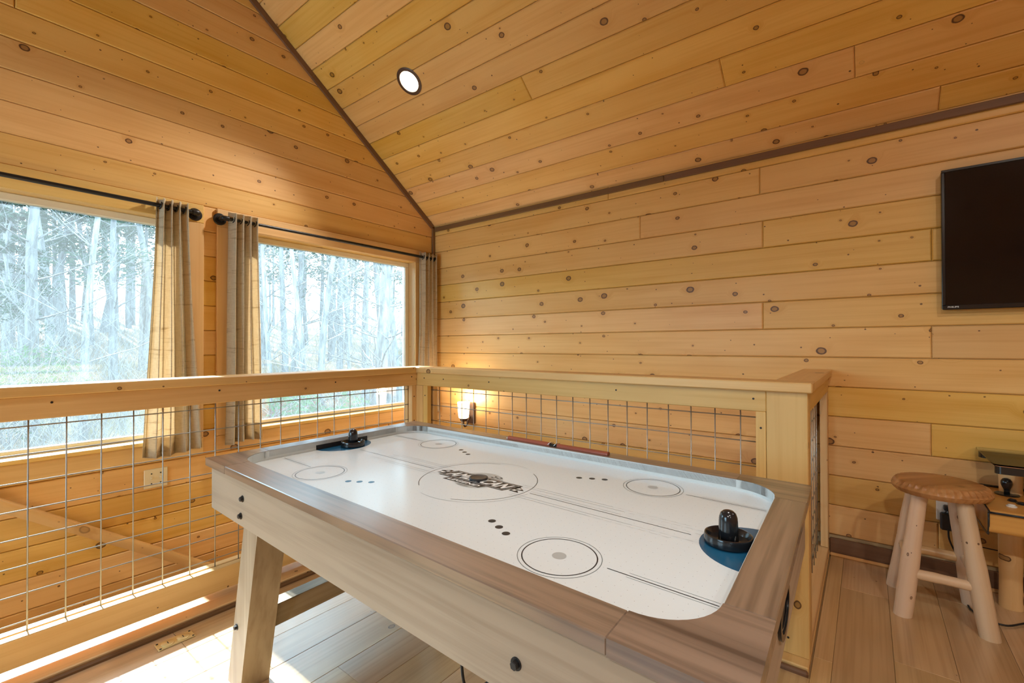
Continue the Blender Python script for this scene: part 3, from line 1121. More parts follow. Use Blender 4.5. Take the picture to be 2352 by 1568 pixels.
# straight rails
tmesh('side_rail', cbox(0, IU0, IV0 + RC_IN + 0.0005, IV1 - RC_IN - 0.0005, ZS, ZTOP, 0.002), SLAB_OAK, tb)
tmesh('side_rail', cbox(IU1, TW, IV0 + RC_IN + 0.0005, IV1 - RC_IN - 0.0005, ZS, ZTOP, 0.002), SLAB_OAK, tb)
tmesh('end_rail', cbox(IU0 + RC_IN + 0.0005, IU1 - RC_IN - 0.0005, 0, IV0, ZS, ZTOP, 0.002), SLAB_OAK, tb, 'u')
tmesh('end_rail', cbox(IU0 + RC_IN + 0.0005, IU1 - RC_IN - 0.0005, IV1, TLN, ZS, ZTOP, 0.002), SLAB_OAK, tb, 'u')
# corner blocks with the rounded inner corner, grain along the table
for su in (0, 1):
    for sv in (0, 1):
        def mp(a, b):
            return ((TW - a) if su else a, (TLN - b) if sv else b)
        iu = (TW - IU1) if su else IU0
        iv = (TLN - IV1) if sv else IV0
        poly = [(0, 0), (iu + RC_IN, 0)] + [(a, b) for a, b in arc(iu + RC_IN, iv + RC_IN, RC_IN, 1.5 * math.pi, math.pi, 12)] + [(0, iv + RC_IN)]
        poly = [mp(a, b) for a, b in poly]
        if su != sv:
            poly = poly[::-1]
        tmesh('corner_block', slab(poly, ZS, ZTOP), SLAB_OAK, tb)
# inner wall of the rink
ring = arc(IU1 - RC_IN, IV0 + RC_IN, RC_IN, -math.pi / 2, 0, 12) + arc(IU1 - RC_IN, IV1 - RC_IN, RC_IN, 0, math.pi / 2, 12) + arc(IU0 + RC_IN, IV1 - RC_IN, RC_IN, math.pi / 2, math.pi, 12) + arc(IU0 + RC_IN, IV0 + RC_IN, RC_IN, math.pi, 1.5 * math.pi, 12)
n = len(ring)
cu, cv = (IU0 + IU1) / 2, (IV0 + IV1) / 2
out = [(a + (a - cu) * 0.004 / 0.4, b + (b - cv) * 0.004 / 0.8) for a, b in ring]
vs = [(a, b, ZP - 0.004) for a, b in ring] + [(a, b, ZTOP - 0.0015) for a, b in ring] + [(a, b, ZP - 0.004) for a, b in out] + [(a, b, ZTOP - 0.0015) for a, b in out]
fs = []
for i in range(n):
    j = (i + 1) % n
    fs += [(j, i, n + i, n + j), (n + j, n + i, 3 * n + i, 3 * n + j), (2 * n + i, 2 * n + j, 3 * n + j, 3 * n + i)]
tmesh('rink_wall', (vs, fs), RAIL_WALL, tb, smooth=30)
fo = [(a + (a - cu) * 0.006 / 0.4, b + (b - cv) * 0.006 / 0.8) for a, b in ring]
pf = tmesh('playfield', slab(fo, ZP - 0.016, ZP), FIELD, tb)

# aprons
AP = 0.016
tmesh('side_apron', cbox(AP, AP + 0.02, AP, TLN - AP, 0.600, ZS, 0.0015), APRON_OAK, tb)
tmesh('side_apron', cbox(TW - AP - 0.02, TW - AP, AP, TLN - AP, 0.600, ZS, 0.0015), APRON_OAK, tb)
tmesh('end_apron', cbox(AP + 0.0205, TW - AP - 0.0205, AP, AP + 0.02, 0.600, ZS, 0.0015), APRON_OAK, tb, 'u')
tmesh('end_apron', cbox(AP + 0.0205, TW - AP - 0.0205, TLN - AP - 0.02, TLN - AP, 0.600, ZS, 0.0015), APRON_OAK, tb, 'u')
tmesh('underside', box(0.04, TW - 0.04, 0.04, TLN - 0.04, 0.655, 0.668), BLACK_MATT, tb)
# blower box and its cord under the table
tmesh('blower', cbox(0.42, 0.60, 0.82, 1.02, 0.55, 0.655, 0.01), BLACK_MATT, tb)
tmesh('power_cord', tube(smoothline([(0.42, 0.90, 0.60), (0.30, 0.80, 0.52), (0.26, 0.74, 0.40), (0.27, 0.72, 0.30), (0.34, 0.66, 0.34), (0.40, 0.60, 0.50), (0.45, 0.55, 0.62)], 8), 0.004, 8), RUBBER, tb, smooth='all')


# slanting legs
def leg(u0, u1, vt, vb):
    """vt/vb: centre of the leg at the top / at the floor"""
    hw = 0.055
    vs = []
    for z, v in ((0.0, vb), (0.668, vt)):
        for du in (u0, u1):
            for dv in (-hw, hw):
                vs.append((du, v + dv, z))
    return vs, [(0, 1, 3, 2), (4, 6, 7, 5), (0, 4, 5, 1), (2, 3, 7, 6), (0, 2, 6, 4), (1, 5, 7, 3)]


for u0, u1 in ((0.037, 0.135), (TW - 0.135, TW - 0.037)):
    tmesh('leg', leg(u0, u1, 1.502, 1.662), APRON_OAK, tb, 'z')
    tmesh('leg', leg(u0, u1, TLN - 1.502, TLN - 1.662), APRON_OAK, tb, 'z')
tmesh('stretcher', cbox(0.135, TW - 0.135, 1.59, 1.65, 0.185, 0.262, 0.002), APRON_OAK, tb, 'u')
tmesh('stretcher', cbox(0.135, TW - 0.135, TLN - 1.65, TLN - 1.59, 0.185, 0.262, 0.002), APRON_OAK, tb, 'u')
for u0 in (0.055, TW - 0.055):
    for vv in (1.662, TLN - 1.662):
        pass
# bolts: washer and hex head
bolt_p = None


def bolt(u, v, z, s=-1, r=0.011):
    global bolt_p
    p = tp(u, v, z)
    fr = frame(p, TS * s)
    if bolt_p is None:
        g = lathe([(0.011, 0), (0.011, 0.002), (0.0105, 0.0025), (0.0, 0.0025)], 20, (0, 0, 0), (1, 0, 0))
        bolt_p = mesh('bolt', ([tuple(fr @ V(q)) for q in g[0]], g[1]), BLACK_METAL, tb, fr, smooth=35)
        g = lathe([(0.0075, 0.0025), (0.0075, 0.0085), (0.0065, 0.0100), (0.0, 0.0100)], 6, (0, 0, 0), (1, 0, 0))
        mesh('hex_head', ([tuple(fr @ V(q)) for q in g[0]], g[1]), BLACK_MATT, bolt_p, fr)
        return
    copy_tree(bolt_p, fr, tb)


for vv in (1.545, TLN - 1.468, ):
    pass
bolt(AP, 1.532, 0.694)
bolt(AP, 1.546, 0.634)
bolt(AP, 0.366, 0.663)
bolt(AP, TLN - 1.546, 0.634)
bolt(0.037, 1.636, 0.222)
bolt(0.037, TLN - 1.61, 0.222)
for vv, z in ((1.532, 0.694), (1.546, 0.634), (0.306, 0.694), (0.292, 0.634)):
    bolt(TW - AP, vv, z, 1)

# puck return slots on the end panels
for vv, s in ((AP, -1), (TLN - AP, 1)):
    cu_, cz_ = 0.43, 0.690
    outer = [(cu_ + 0.075 * math.cos(a), cz_ + 0.048 * math.sin(a)) for a in [2 * math.pi * i / 32 for i in range(32)]]
    inner = [(cu_ + 0.060 * math.cos(a), cz_ + 0.036 * math.sin(a)) for a in [2 * math.pi * i / 32 for i in range(32)]]
    vs = [(a, vv, b) for a, b in outer] + [(a, vv + s * 0.006, b) for a, b in outer] + [(a, vv + s * 0.006, b) for a, b in inner] + [(a, vv + s * 0.0005, b) for a, b in inner]
    fs = []
    for k in range(3):
        fs += [(k * 32 + i, k * 32 + (i + 1) % 32, (k + 1) * 32 + (i + 1) % 32, (k + 1) * 32 + i) for i in range(32)]
    if s > 0:
        fs = [f[::-1] for f in fs]
    sl = tmesh('return_slot', (vs, fs), BLACK_PL, tb, 'u', smooth=30)
    vs = [(a, vv + s * 0.0006, b) for a, b in inner]
    tmesh('slot_back', (vs, [tuple(range(32))]), BLACK_MATT, sl, 'u')
    vs = [(cu_ + 0.056 * math.cos(a) * q, vv + s * 0.003, cz_ - 0.006 + 0.026 * math.sin(a) * q) for q in (1.0, 0.86) for a in [math.pi * (1 + i / 16) for i in range(17)]]
    tmesh('slot_lip', (vs, [(i, i + 1, 17 + i + 1, 17 + i) for i in range(16)]), SILVER, sl, 'u')

# goals: blue half discs on the surface and a slot in the end wall
GU = 0.53
for vv, s in ((IV0, 1), (IV1, -1)):
    pts = [(GU + 0.128 * math.cos(a), vv + s * 0.118 * math.sin(a)) for a in [math.pi * i / 28 for i in range(29)]]
    if s < 0:
        pts = pts[::-1]
    tmesh('goal_crease', slab(pts, ZP - 0.001, ZP + 0.0004), BLUE_INK, pf)
    v0, v1 = (vv - 0.0005, vv + 0.0012) if s > 0 else (vv - 0.0012, vv + 0.0005)
    tmesh('goal_slot', box(GU - 0.13, GU + 0.13, v0, v1, ZP + 0.0005, ZP + 0.020), BLACK_MATT, tb, 'u')

ZI = ZP + 0.0003


def flat(name, pts, mat, z=ZI):
    tmesh(name, ([(a, b, z) for a, b in pts], [tuple(range(len(pts)))]), mat, pf)


def printed_ring(cu, cv, r, w, mat, a0=0.0, a1=2 * math.pi, n=64, z=ZI):
    vs = [(cu + (r + d) * math.cos(a), cv + (r + d) * math.sin(a), z) for d in (-w / 2, w / 2) for a in [a0 + (a1 - a0) * i / n for i in range(n + 1)]]
    tmesh('printed_ring', (vs, [(i, i + n + 1, i + n + 2, i + 1) for i in range(n)]), mat, pf)


def disc(cu, cv, r, mat, z=ZI, n=28, name='printed_dot'):
    flat(name, [(cu + r * math.cos(2 * math.pi * i / n), cv + r * math.sin(2 * math.pi * i / n)) for i in range(n)], mat, z)


def line(u, v0, v1, w, mat, z=ZI):
    flat('printed_line', [(u - w / 2, v0), (u + w / 2, v0), (u + w / 2, v1), (u - w / 2, v1)], mat, z)


for cu_, cv_ in ((0.2345, 1.425), (0.8165, 1.425), (0.2345, 0.412), (0.8165, 0.412)):
    printed_ring(cu_, cv_, 0.0925, 0.0016, THIN_INK)
    printed_ring(cu_, cv_, 0.0825, 0.0028, DARK_INK)
    disc(cu_, cv_, 0.016, GREY_INK)
for u_, v_ in ((.2405, 1.252), (.2615, 1.2175), (.2835, 1.1815), (.7965, 1.258), (.777, 1.2185), (.759, 1.181), (.759, .65), (.778, .61), (.7955, .571), (.2875, .65), (.2695, .6115), (.2505, .574)):
    disc(u_, v_, 0.0105, BLUE_INK if v_ > 1 and u_ < 0.4 else DARK_INK)
printed_ring(0.53, 0.915, 0.203, 0.0022, DARK_INK, 0.30, 2.55)
printed_ring(0.53, 0.915, 0.203, 0.0022, DARK_INK, 0.30 + math.pi, 2.55 + math.pi)
printed_ring(0.53, 0.915, 0.219, 0.0011, THIN_INK, -0.25, 1.5)
printed_ring(0.53, 0.915, 0.219, 0.0011, THIN_INK, -0.25 + math.pi, 1.5 + math.pi)
for sgn in (1, -1):
    mv = lambda v: 0.915 + sgn * (v - 0.915)
    line(0.524, *sorted((mv(0.214), mv(0.695))), 0.0026, DARK_INK)
    for du, v0, v1 in ((-0.050, 0.46, 0.74), (-0.035, 0.35, 0.74), (0.014, 0.40, 0.70), (0.037, 0.40, 0.74), (0.052, 0.44, 0.76)):
        line(0.524 + du, *sorted((mv(v0), mv(v1))), 0.0010, THIN_INK)
        for k in range(7):
            a = v0 - 0.012 - k * 0.030
            line(0.524 + du, *sorted((mv(a), mv(a - 0.018))), 0.0009, GREY_INK)
    for cu_ in (0.250, 0.811):
        line(cu_, *sorted((mv(0.092), mv(0.306))), 0.0026, DARK_INK)
        line(cu_ + 0.010, *sorted((mv(0.092), mv(0.262))), 0.0010, THIN_INK)
        line(cu_ - 0.008, *sorted((mv(0.092), mv(0.262))), 0.0010, THIN_INK)

# printed emblem: grey disc, black banners, white lettering
GC = (0.525, 0.910)
flat('emblem_disc', [(GC[0] + (0.082 + 0.0022 * (i % 2)) * math.cos(2 * math.pi * i / 72), GC[1] + (0.082 + 0.0022 * (i % 2)) * math.sin(2 * math.pi * i / 72)) for i in range(72)], GREY_INK, ZI)


def lg(s, h):
    """emblem coordinates: s along the lettering, h up the letters -> (u, v); the words read from the near long side"""
    return (GC[0] + h, GC[1] - s)


def lflat(name, pts, mat, z):
    p = [lg(a, b) for a, b in pts]
    ar = sum(p[i][0] * p[(i + 1) % len(p)][1] - p[(i + 1) % len(p)][0] * p[i][1] for i in range(len(p)))
    flat(name, p if ar > 0 else p[::-1], mat, z)


SK = 0.42
bar = lambda s0, s1, h0, h1: [(s0 + SK * h0, h0), (s1 + SK * h0, h0), (s1 + SK * h1, h1), (s0 + SK * h1, h1)]
lflat('banner', bar(-0.148, 0.146, -0.036, 0.038), DARK_INK, ZI + 0.0002)
lflat('banner', bar(-0.088, 0.078, -0.062, -0.034), DARK_INK, ZI + 0.0002)
for s in (-1, 1):
    lflat('banner', [(s * 0.146, -0.020), (s * 0.185, -0.022), (s * 0.168, -0.003), (s * 0.189, 0.002), (s * 0.160, 0.026), (s * 0.146, 0.026)], DARK_INK, ZI + 0.0002)
    for k in range(2):
        lflat('banner_check', bar(s * 0.163 - 0.006 + 0.0 * k, s * 0.163 + 0.007, -0.014 + k * 0.018, -0.003 + k * 0.018), WHITE_INK, ZI + 0.0004)
for h0, h1 in ((-0.0305, -0.0288), (0.0308, 0.0325)):
    lflat('banner_line', bar(-0.141, 0.139, h0, h1), WHITE_INK, ZI + 0.0004)
for s in (-0.141, 0.1373):
    lflat('banner_line', bar(s, s + 0.0017, -0.0305, 0.0325), WHITE_INK, ZI + 0.0004)


def text_geo(body, bold=0.02):
    cu_ = bpy.data.curves.new('lettering', 'FONT')
    cu_.body = body
    cu_.size = 1.0
    cu_.offset = bold
    cu_.resolution_u = 3
    cu_.space_character = 1.05
    to = bpy.data.objects.new('lettering', cu_)
    COL.objects.link(to)
    bpy.context.view_layer.update()
    dg = bpy.context.evaluated_depsgraph_get()
    me = bpy.data.meshes.new_from_object(to.evaluated_get(dg))
    vs = [tuple(v.co) for v in me.vertices]
    fs = [tuple(p.vertices) for p in me.polygons]
    bpy.data.objects.remove(to)
    bpy.data.curves.remove(cu_)
    bpy.data.meshes.remove(me)
    xs, ys = [v[0] for v in vs], [v[1] for v in vs]
    x0, x1, y0, y1 = min(xs), max(xs), min(ys), max(ys)
    return [((v[0] - x0) / (x1 - x0), (v[1] - y0) / (y1 - y0)) for v in vs], fs


for body, s0, s1, h0, h1 in (('AMERICAN', -0.131, 0.129, -0.023, 0.025), ('LEGEND', -0.076, 0.066, -0.057, -0.040)):
    tv, tf = text_geo(body, 0.035)
    vs = []
    for a, b in tv:
        h = h0 + (h1 - h0) * b
        s = s0 + (s1 - s0) * a + SK * h
        u_, v_ = lg(s, h)
        vs.append((u_, v_, ZI + 0.0006))
    # make the letters face up
    tmesh('lettering', (vs, [f for f in tf]), WHITE_INK, pf)
# small gear lines on the emblem disc
for k in range(6):
    a = -0.030 + k * 0.008
    lflat('emblem_tick', [(a, -0.078), (a + 0.003, -0.078), (a + 0.006, -0.066), (a + 0.003, -0.066)], DARK_INK, ZI + 0.0002)
for k, (a, b) in enumerate(((0.012, 0.058), (0.035, 0.060))):
    lflat('emblem_mark', [(a, b - 0.010), (a + 0.016, b - 0.012), (a + 0.020, b + 0.006), (a + 0.006, b + 0.010)], DARK_INK, ZI + 0.0002)
    lflat('emblem_mark', [(a + 0.004, b - 0.005), (a + 0.012, b - 0.006), (a + 0.014, b + 0.002), (a + 0.008, b + 0.004)], WHITE_INK, ZI + 0.0003)


def mallet(u, v, label, logo=False):
    p = V(tp(u, v, ZP + 0.0006))
    t = empty('striker', p, label, 'striker')
    prof = [(0.040, 0.0), (0.0485, 0.0), (0.0510, 0.003), (0.0515, 0.016), (0.0500, 0.0215), (0.0470, 0.0225), (0.0445, 0.0190), (0.0400, 0.0100), (0.0260, 0.0080), (0.0215, 0.0090)]
    mesh('base', lathe([(0.0, 0.0)] + prof + [(0.0, 0.0095)], 48, p), BLACK_PL, t, smooth=35)
    knob = [(0.0215, 0.0085), (0.0205, 0.030), (0.0200, 0.050), (0.0190, 0.060), (0.0160, 0.0685), (0.0105, 0.0735), (0.0045, 0.0755), (0.0, 0.0758)]
    mesh('handle', lathe(knob, 40, p), BLACK_PL, t, smooth='all')
    if logo:
        mesh('emblem', (lambda g: g)(tube([p + V((0.030, -0.010, 0.0135)), p + V((0.036, -0.002, 0.016)), p + V((0.030, 0.006, 0.0135)), p + V((0.030, -0.010, 0.0135))], 0.0008, 5)), SILVER, t)
    return t


mallet(0.528, 0.132, 'black round striker with knob handle on the blue goal farther from the windows')
mallet(0.545, 1.706, 'black round striker with knob handle on the goal by the window railing', True)
pk = mesh('puck', lathe([(0.0, 0), (0.029, 0), (0.0315, 0.001), (0.0315, 0.0055), (0.0295, 0.0068), (0.0270, 0.0060), (0.0, 0.0060)], 40, tp(0.533, 0.918, ZP + 0.0012)), plain('puck_plastic', (0.035, 0.034, 0.036), 0.38), None, smooth=35)
tag(pk, 'flat black puck covering the middle of the printed emblem', 'puck')

# red-brown rod on the rail
rd = empty('rod', tp(0.975, 0.888, ZTOP), 'slim red-brown rod with black middle and silver clips lying on the table rail', 'rod')
for v0, v1, m, nm in ((0.905, 1.128, RED_WOOD, 'half_rod'), (0.640, 0.868, RED_WOOD, 'half_rod'), (0.866, 0.907, BLACK_PL, 'joint')):
    prof = [(-0.011, 0.0), (0.011, 0.0), (0.0115, 0.005), (0.008, 0.011), (0.0, 0.0135), (-0.008, 0.011), (-0.0115, 0.005)]
    k = 0.8 if nm == 'joint' else 1.0
    vs = [(0.975 + a * k, v, ZTOP + 0.0003 + b * k) for v in (v0, v1) for a, b in prof]
    n = len(prof)
    tmesh(nm, (vs, [(i, (i + 1) % n, n + (i + 1) % n, n + i) for i in range(n)] + [tuple(range(n))[::-1], tuple(range(n, 2 * n))]), m, rd, smooth=40)
for v0 in (0.9, 0.870):
    tmesh('clip', tube([(0.962, v0 + 0.012, ZTOP + 0.004), (0.970, v0 + 0.004, ZTOP + 0.014), (0.984, v0 - 0.006, ZTOP + 0.013)], 0.0016, 6), SILVER, rd, smooth='all')
tmesh('end_cap', lathe([(0.0, 0.0), (0.004, 0.0), (0.0045, 0.004), (0.0, 0.006)], 12, (0.970, 1.133, ZTOP + 0.001)), SILVER, rd, smooth='all')

# ------------------------------------------------------------------ stool
SX, SY = 2.815, -0.255
sto = empty('log_stool', (SX, SY, 0), 'rustic log stool with hammered-edge round seat beside the television wall', 'stool')


def seat_geo():
    """round slab whose edge is hammered into two staggered rows of scallops"""
    n, vs, fs = 160, [], []
    prof = [(0.0, 0.585), (0.08, 0.585), (0.146, 0.584), (0.157, 0.581), (0.165, 0.573), (0.169, 0.564), (0.171, 0.556), (0.170, 0.547), (0.165, 0.539), (0.156, 0.533), (0.13, 0.530), (0.0, 0.530)]
    amp = [0, 0, 0.001, 0.006, 0.009, 0.005, 0.0, 0.006, 0.008, 0.003, 0, 0]
    for i, (r, z) in enumerate(prof):
        for k in range(n):
            a = 2 * math.pi * k / n
            ph = 0.0 if i <= 6 else math.pi / 2
            rr = r - amp[i] * abs(math.cos(20 * a + ph + 0.25 * i)) ** 1.5
            if i > 1:
                rr *= 1 + 0.012 * math.sin(3 * a + 0.5)
            vs.append((SX + rr * math.cos(a), SY + rr * math.sin(a), z - (0.5 * amp[i] * abs(math.cos(20 * a + ph + 0.25 * i)) if i in (3, 4) else 0)))
    for i in range(len(prof) - 1):
        for k in range(n):
            fs.append((i * n + k, (i + 1) * n + k, (i + 1) * n + (k + 1) % n, i * n + (k + 1) % n))
    return vs, fs


mesh('seat', seat_geo(), SEAT_WOOD, sto, frame((SX, SY, 0.55), (0.7, -0.7, 0)), smooth=28)


def log_geo(p0, p1, r0, r1, seed, n=14, m=10, wob=0.003):
    rnd = random.Random(seed)
    ph = [rnd.uniform(0, 6) for _ in range(4)]
    p0, p1 = V(p0), V(p1)
    pts, rs = [], []
    side = (p1 - p0).orthogonal().normalized()
    for i in range(m + 1):
        t = i / m
        pts.append(p0 + (p1 - p0) * t + side * wob * math.sin(3.1 * t + ph[0]) * (1 if 0 < i < m else 0.3))
        rs.append((r0 + (r1 - r0) * t) * (1 + 0.045 * math.sin(9 * t + ph[1]) + 0.02 * math.sin(21 * t + ph[2])))
    g = tube(pts, rs, n)
    return g


legs = []
for k, (bx, by) in enumerate(((2.685, -0.118), (2.680, -0.392), (2.985, -0.105), (2.975, -0.375))):
    tx, ty = SX + (bx - SX) * 0.50, SY + (by - SY) * 0.50
    d = V((tx - bx, ty - by, 0.535))
    a, b = V((bx, by, 0.0)), V((tx, ty, 0.535))
    legs.append((a, b))
    # flatten the ends so the leg stands flat on the floor
    g = log_geo(a, b, 0.036, 0.029, 20 + k)
    nn = 14
    vs = [list(q) for q in g[0]]
    for i in range(nn):
        vs[i][2] = 0.0
    for i in range(len(vs) - nn, len(vs)):
        vs[i][2] = 0.533
    mesh('leg', ([tuple(q) for q in vs], g[1]), LOG, sto, frame((a + b) / 2, d), smooth=60)
at = lambda k, z: legs[k][0] + (legs[k][1] - legs[k][0]) * (z / 0.535)
for k, (i, j, z) in enumerate(((0, 1, 0.185), (2, 3, 0.215), (0, 2, 0.235), (1, 3, 0.225))):
    mesh('stretcher', log_geo(at(i, z), at(j, z), 0.021, 0.021, 40 + k, 12, 8, 0.002), LOG if k != 1 else LOG_Y, sto, frame(at(i, z), at(j, z) - at(i, z)), smooth=60)

# ------------------------------------------------------------------ arcade table at the edge of the picture
arc_t = empty('arcade_table', (2.95, -0.75, 0), 'log-legged arcade table with joystick deck and glass top', 'arcade table')
DX0, DX1, DY1, DY0, DZ = 2.685, 3.135, -0.392, -1.10, 0.520
pts = []
for (cx, cz, a0) in ((DX0 + 0.02, DZ - 0.012, math.pi / 2), (DX0 + 0.024, DZ - 0.070, math.pi)):
    for i in range(7):
        a = a0 + i / 6 * math.pi / 2
        r_ = 0.012 if cz > DZ - 0.02 else 0.024
        pts.append((cx + r_ * math.cos(a) - 0.0, cz + r_ * math.sin(a)))
prof = [(DX1, DZ), *pts, (DX1, DZ - 0.110)]
n = len(prof)
vs = [(a, yy, b) for yy in (DY1, DY0) for a, b in prof]
mesh('control_deck', (vs, [tuple(range(n))[::-1], tuple(range(n, 2 * n))] + [(i, (i + 1) % n, n + (i + 1) % n, n + i) for i in range(n)]), DECK_WOOD, arc_t, frame((2.9, -0.7, DZ), (0, 1, 0)), smooth=30)
mesh('edge_trim', tube([(DX0 - 0.001, DY0, DZ - 0.008), (DX0 - 0.001, DY1 + 0.002, DZ - 0.008)], 0.0045, 8), BLACK_PL, arc_t, smooth='all')
mesh('edge_trim', tube(smoothline([(DX1, DY1, DZ + 0.001), (DX0 + 0.03, DY1 + 0.001, DZ + 0.001), (DX0 + 0.004, DY1 + 0.001, DZ - 0.010), (DX0 + 0.001, DY1 + 0.001, DZ - 0.050), (DX0 + 0.012, DY1 + 0.001, DZ - 0.088), (DX0 + 0.06, DY1 + 0.001, DZ - 0.106), (DX1, DY1 + 0.001, DZ - 0.110)], 6), 0.0035, 8), BLACK_PL, arc_t, smooth='all')
wbox('edge_trim', BLACK_PL, arc_t, DX1 - 0.012, DX1, DY0, DY1 - 0.02, DZ, DZ + 0.010, 'y', 0.003)
jx, jy = 3.010, -0.497
js = mesh('joystick', lathe([(0.0, 0.0), (0.040, 0.0), (0.041, 0.003), (0.038, 0.006), (0.012, 0.007), (0.0, 0.007)], 32, (jx, jy, DZ)), BLACK_PL, arc_t, smooth=35)
mesh('joystick_bat', lathe([(0.0100, 0.004), (0.0095, 0.016), (0.0105, 0.024), (0.0165, 0.038), (0.0195, 0.050), (0.0185, 0.062), (0.0130, 0.071), (0.0055, 0.075), (0.0, 0.0755)], 32, (jx, jy, DZ), (0.02, 0.02, 1)), BLACK_PL, js, smooth='all')
for bx, by, m in ((2.800, -0.475, WHITE_PL), (2.800, -0.545, WHITE_PL), (2.90, -0.495, BLACK_PL), (2.865, -0.515, BLACK_PL), (2.90, -0.60, WHITE_PL)):
    b = mesh('button', lathe([(0.0, 0), (0.0165, 0), (0.0170, 0.003), (0.0145, 0.005), (0.0, 0.005)], 24, (bx, by, DZ)), m, arc_t, smooth=35)
    mesh('button_cap', lathe([(0.0120, 0.005), (0.0118, 0.009), (0.008, 0.0105), (0.0, 0.0108)], 20, (bx, by, DZ)), m, b, smooth='all')
for lx, ly in ((3.055, -0.515), (3.075, -0.605), (3.06, -1.02)):
    g = log_geo((lx, ly, 0), (lx, ly, 0.655), 0.040, 0.040, int(-ly * 100), 18, 10, 0.002)
    mesh('leg', g, LOG_Y, arc_t, frame((lx, ly, 0.3), (0, 0, 1)), smooth=60)
GZ = 0.690
for x0, x1 in ((2.775, 2.815), (3.120, 3.180)):
    yc = -0.445
    ol = [(x0, -1.08), (x1, -1.08)] + [((x0 + x1) / 2 + (x1 - x0) / 2 * math.cos(a), yc + 0.020 * math.sin(a)) for a in [math.pi * i / 10 for i in range(11)]]
    n = len(ol)
    vs = [(a, b, z) for z in (GZ - 0.035, GZ - 0.004) for a, b in ol]
    o = mesh('top_bar', (vs, [tuple(range(n))[::-1], tuple(range(n, 2 * n))] + [(i, (i + 1) % n, n + (i + 1) % n, n + i) for i in range(n)]), BLACK_PL, arc_t, smooth=30)
    q = inset(ol, 0.003)
    vs = [(a, b, z) for z in (GZ - 0.004, GZ - 0.0005) for a, b in q]
    mesh('top_strip', (vs, [tuple(range(n))[::-1], tuple(range(n, 2 * n))] + [(i, (i + 1) % n, n + (i + 1) % n, n + i) for i in range(n)]), SEAT_WOOD, o, frame((x0, -0.7, GZ), (0, 1, 0)))
pl = [(2.77, -1.08), (3.19, -1.08), (3.19, -0.440)] + [(3.17 + 0.02 * math.cos(a), -0.44 + 0.02 * math.sin(a)) for a in [math.pi / 2 * i / 5 for i in range(1, 6)]] + [(2.79 - 0.02 * math.sin(a), -0.44 + 0.02 * math.cos(a)) for a in [math.pi / 2 * i / 5 for i in range(6)]]
n = len(pl)
mesh('glass_top', ([(a, b, z) for z in (GZ, GZ + 0.006) for a, b in pl], [tuple(range(n))[::-1], tuple(range(n, 2 * n))] + [(i, (i + 1) % n, n + (i + 1) % n, n + i) for i in range(n)]), GLASS_TOP, arc_t)
for yy in (-0.56, -0.97):
    wbox('cross_bar', LOG_Y, arc_t, 2.80, 3.13, yy - 0.02, yy + 0.02, GZ - 0.070, GZ - 0.0355, 'x')
mesh('foot_bar', log_geo((3.06, -0.55, 0.045), (3.06, -1.02, 0.045), 0.028, 0.028, 77, 14, 6), SEAT_WOOD, arc_t, frame((3.06, -0.8, 0.045), (0, 1, 0)), smooth=60)

# ------------------------------------------------------------------ television
TX = XB - 0.052
TY1, TY0, TZ0, TZ1 = -0.303, -1.550, 1.373, 2.076
tv = empty('television', (XB, (TY0 + TY1) / 2, TZ0), 'black flat television hung on the pine wall', 'television')
mesh('housing', cbox(TX, XB - 0.012, TY0, TY1, TZ0, TZ1, 0.008), BLACK_PL, tv)
for y0, y1, z0, z1 in ((TY0, TY1, TZ0, TZ0 + 0.022), (TY0, TY1, TZ1 - 0.013, TZ1), (TY0, TY0 + 0.013, TZ0 + 0.0222, TZ1 - 0.0132), (TY1 - 0.013, TY1, TZ0 + 0.0222, TZ1 - 0.0132)):
    mesh('bezel', cbox(TX - 0.006, TX - 0.0002, y0, y1, z0, z1, 0.002), BLACK_PL, tv)
mesh('screen', box(TX - 0.0022, TX - 0.0004, TY0 + 0.0132, TY1 - 0.0132, TZ0 + 0.0222, TZ1 - 0.0132), SCREEN, tv)
mesh('bracket', box(XB - 0.0118, XB - 0.0005, -1.1, -0.75, 1.55, 1.9), BLACK_METAL, tv)
tvv, tf = text_geo('PHILIPS', 0.02)
mesh('lettering', ([(TX - 0.0064, TY1 - 0.020 - 0.040 * a, TZ0 + 0.009 + 0.007 * b) for a, b in tvv], tf), WHITE_PL, tv)

# ------------------------------------------------------------------ small fittings
sw = empty('switch_plate', (0.905, YA, 0.33), 'cream double switch plate on the wall below the curtain', 'switch plate')
mesh('plate', cbox(0.845, 0.965, YA - 0.007, YA - 0.0003, 0.327, 0.443, 0.003), CREAM, sw)
for x in (0.882, 0.928):
    s_ = mesh('switch_frame', cbox(x - 0.006, x + 0.006, YA - 0.0085, YA - 0.0071, 0.372, 0.398, 0.0008), CREAM, sw)
    mesh('toggle', cbox(x - 0.004, x + 0.004, YA - 0.0165, YA - 0.0086, 0.384, 0.396, 0.001), CREAM, s_)
    for z in (0.355, 0.415):
        screw(sw, (x, YA - 0.0072, z), (0, -1, 0))

fo_ = empty('floor_outlet', (0.648, 2.232, 0), 'brass floor outlet cover with two round caps by the railing', 'outlet cover')
mesh('plate', cbox(0.584, 0.711, 2.202, 2.262, 0.0, 0.005, 0.003), BRASS, fo_)
for x in (0.622, 0.674):
    c_ = mesh('cap', lathe([(0.0, 0.005), (0.0225, 0.005), (0.0225, 0.0068), (0.021, 0.0078), (0.0, 0.0074)], 32, (x, 2.232, 0)), BRASS, fo_, smooth=35)
    mesh('slot', cbox(x - 0.0016, x + 0.0016, 2.224, 2.240, 0.0074, 0.0083, 0.0003), BLACK_MATT, c_)
for x, y in ((0.592, 2.209), (0.592, 2.255), (0.703, 2.209), (0.703, 2.255)):
    screw(fo_, (x, y, 0.0052), (0, 0, 1))

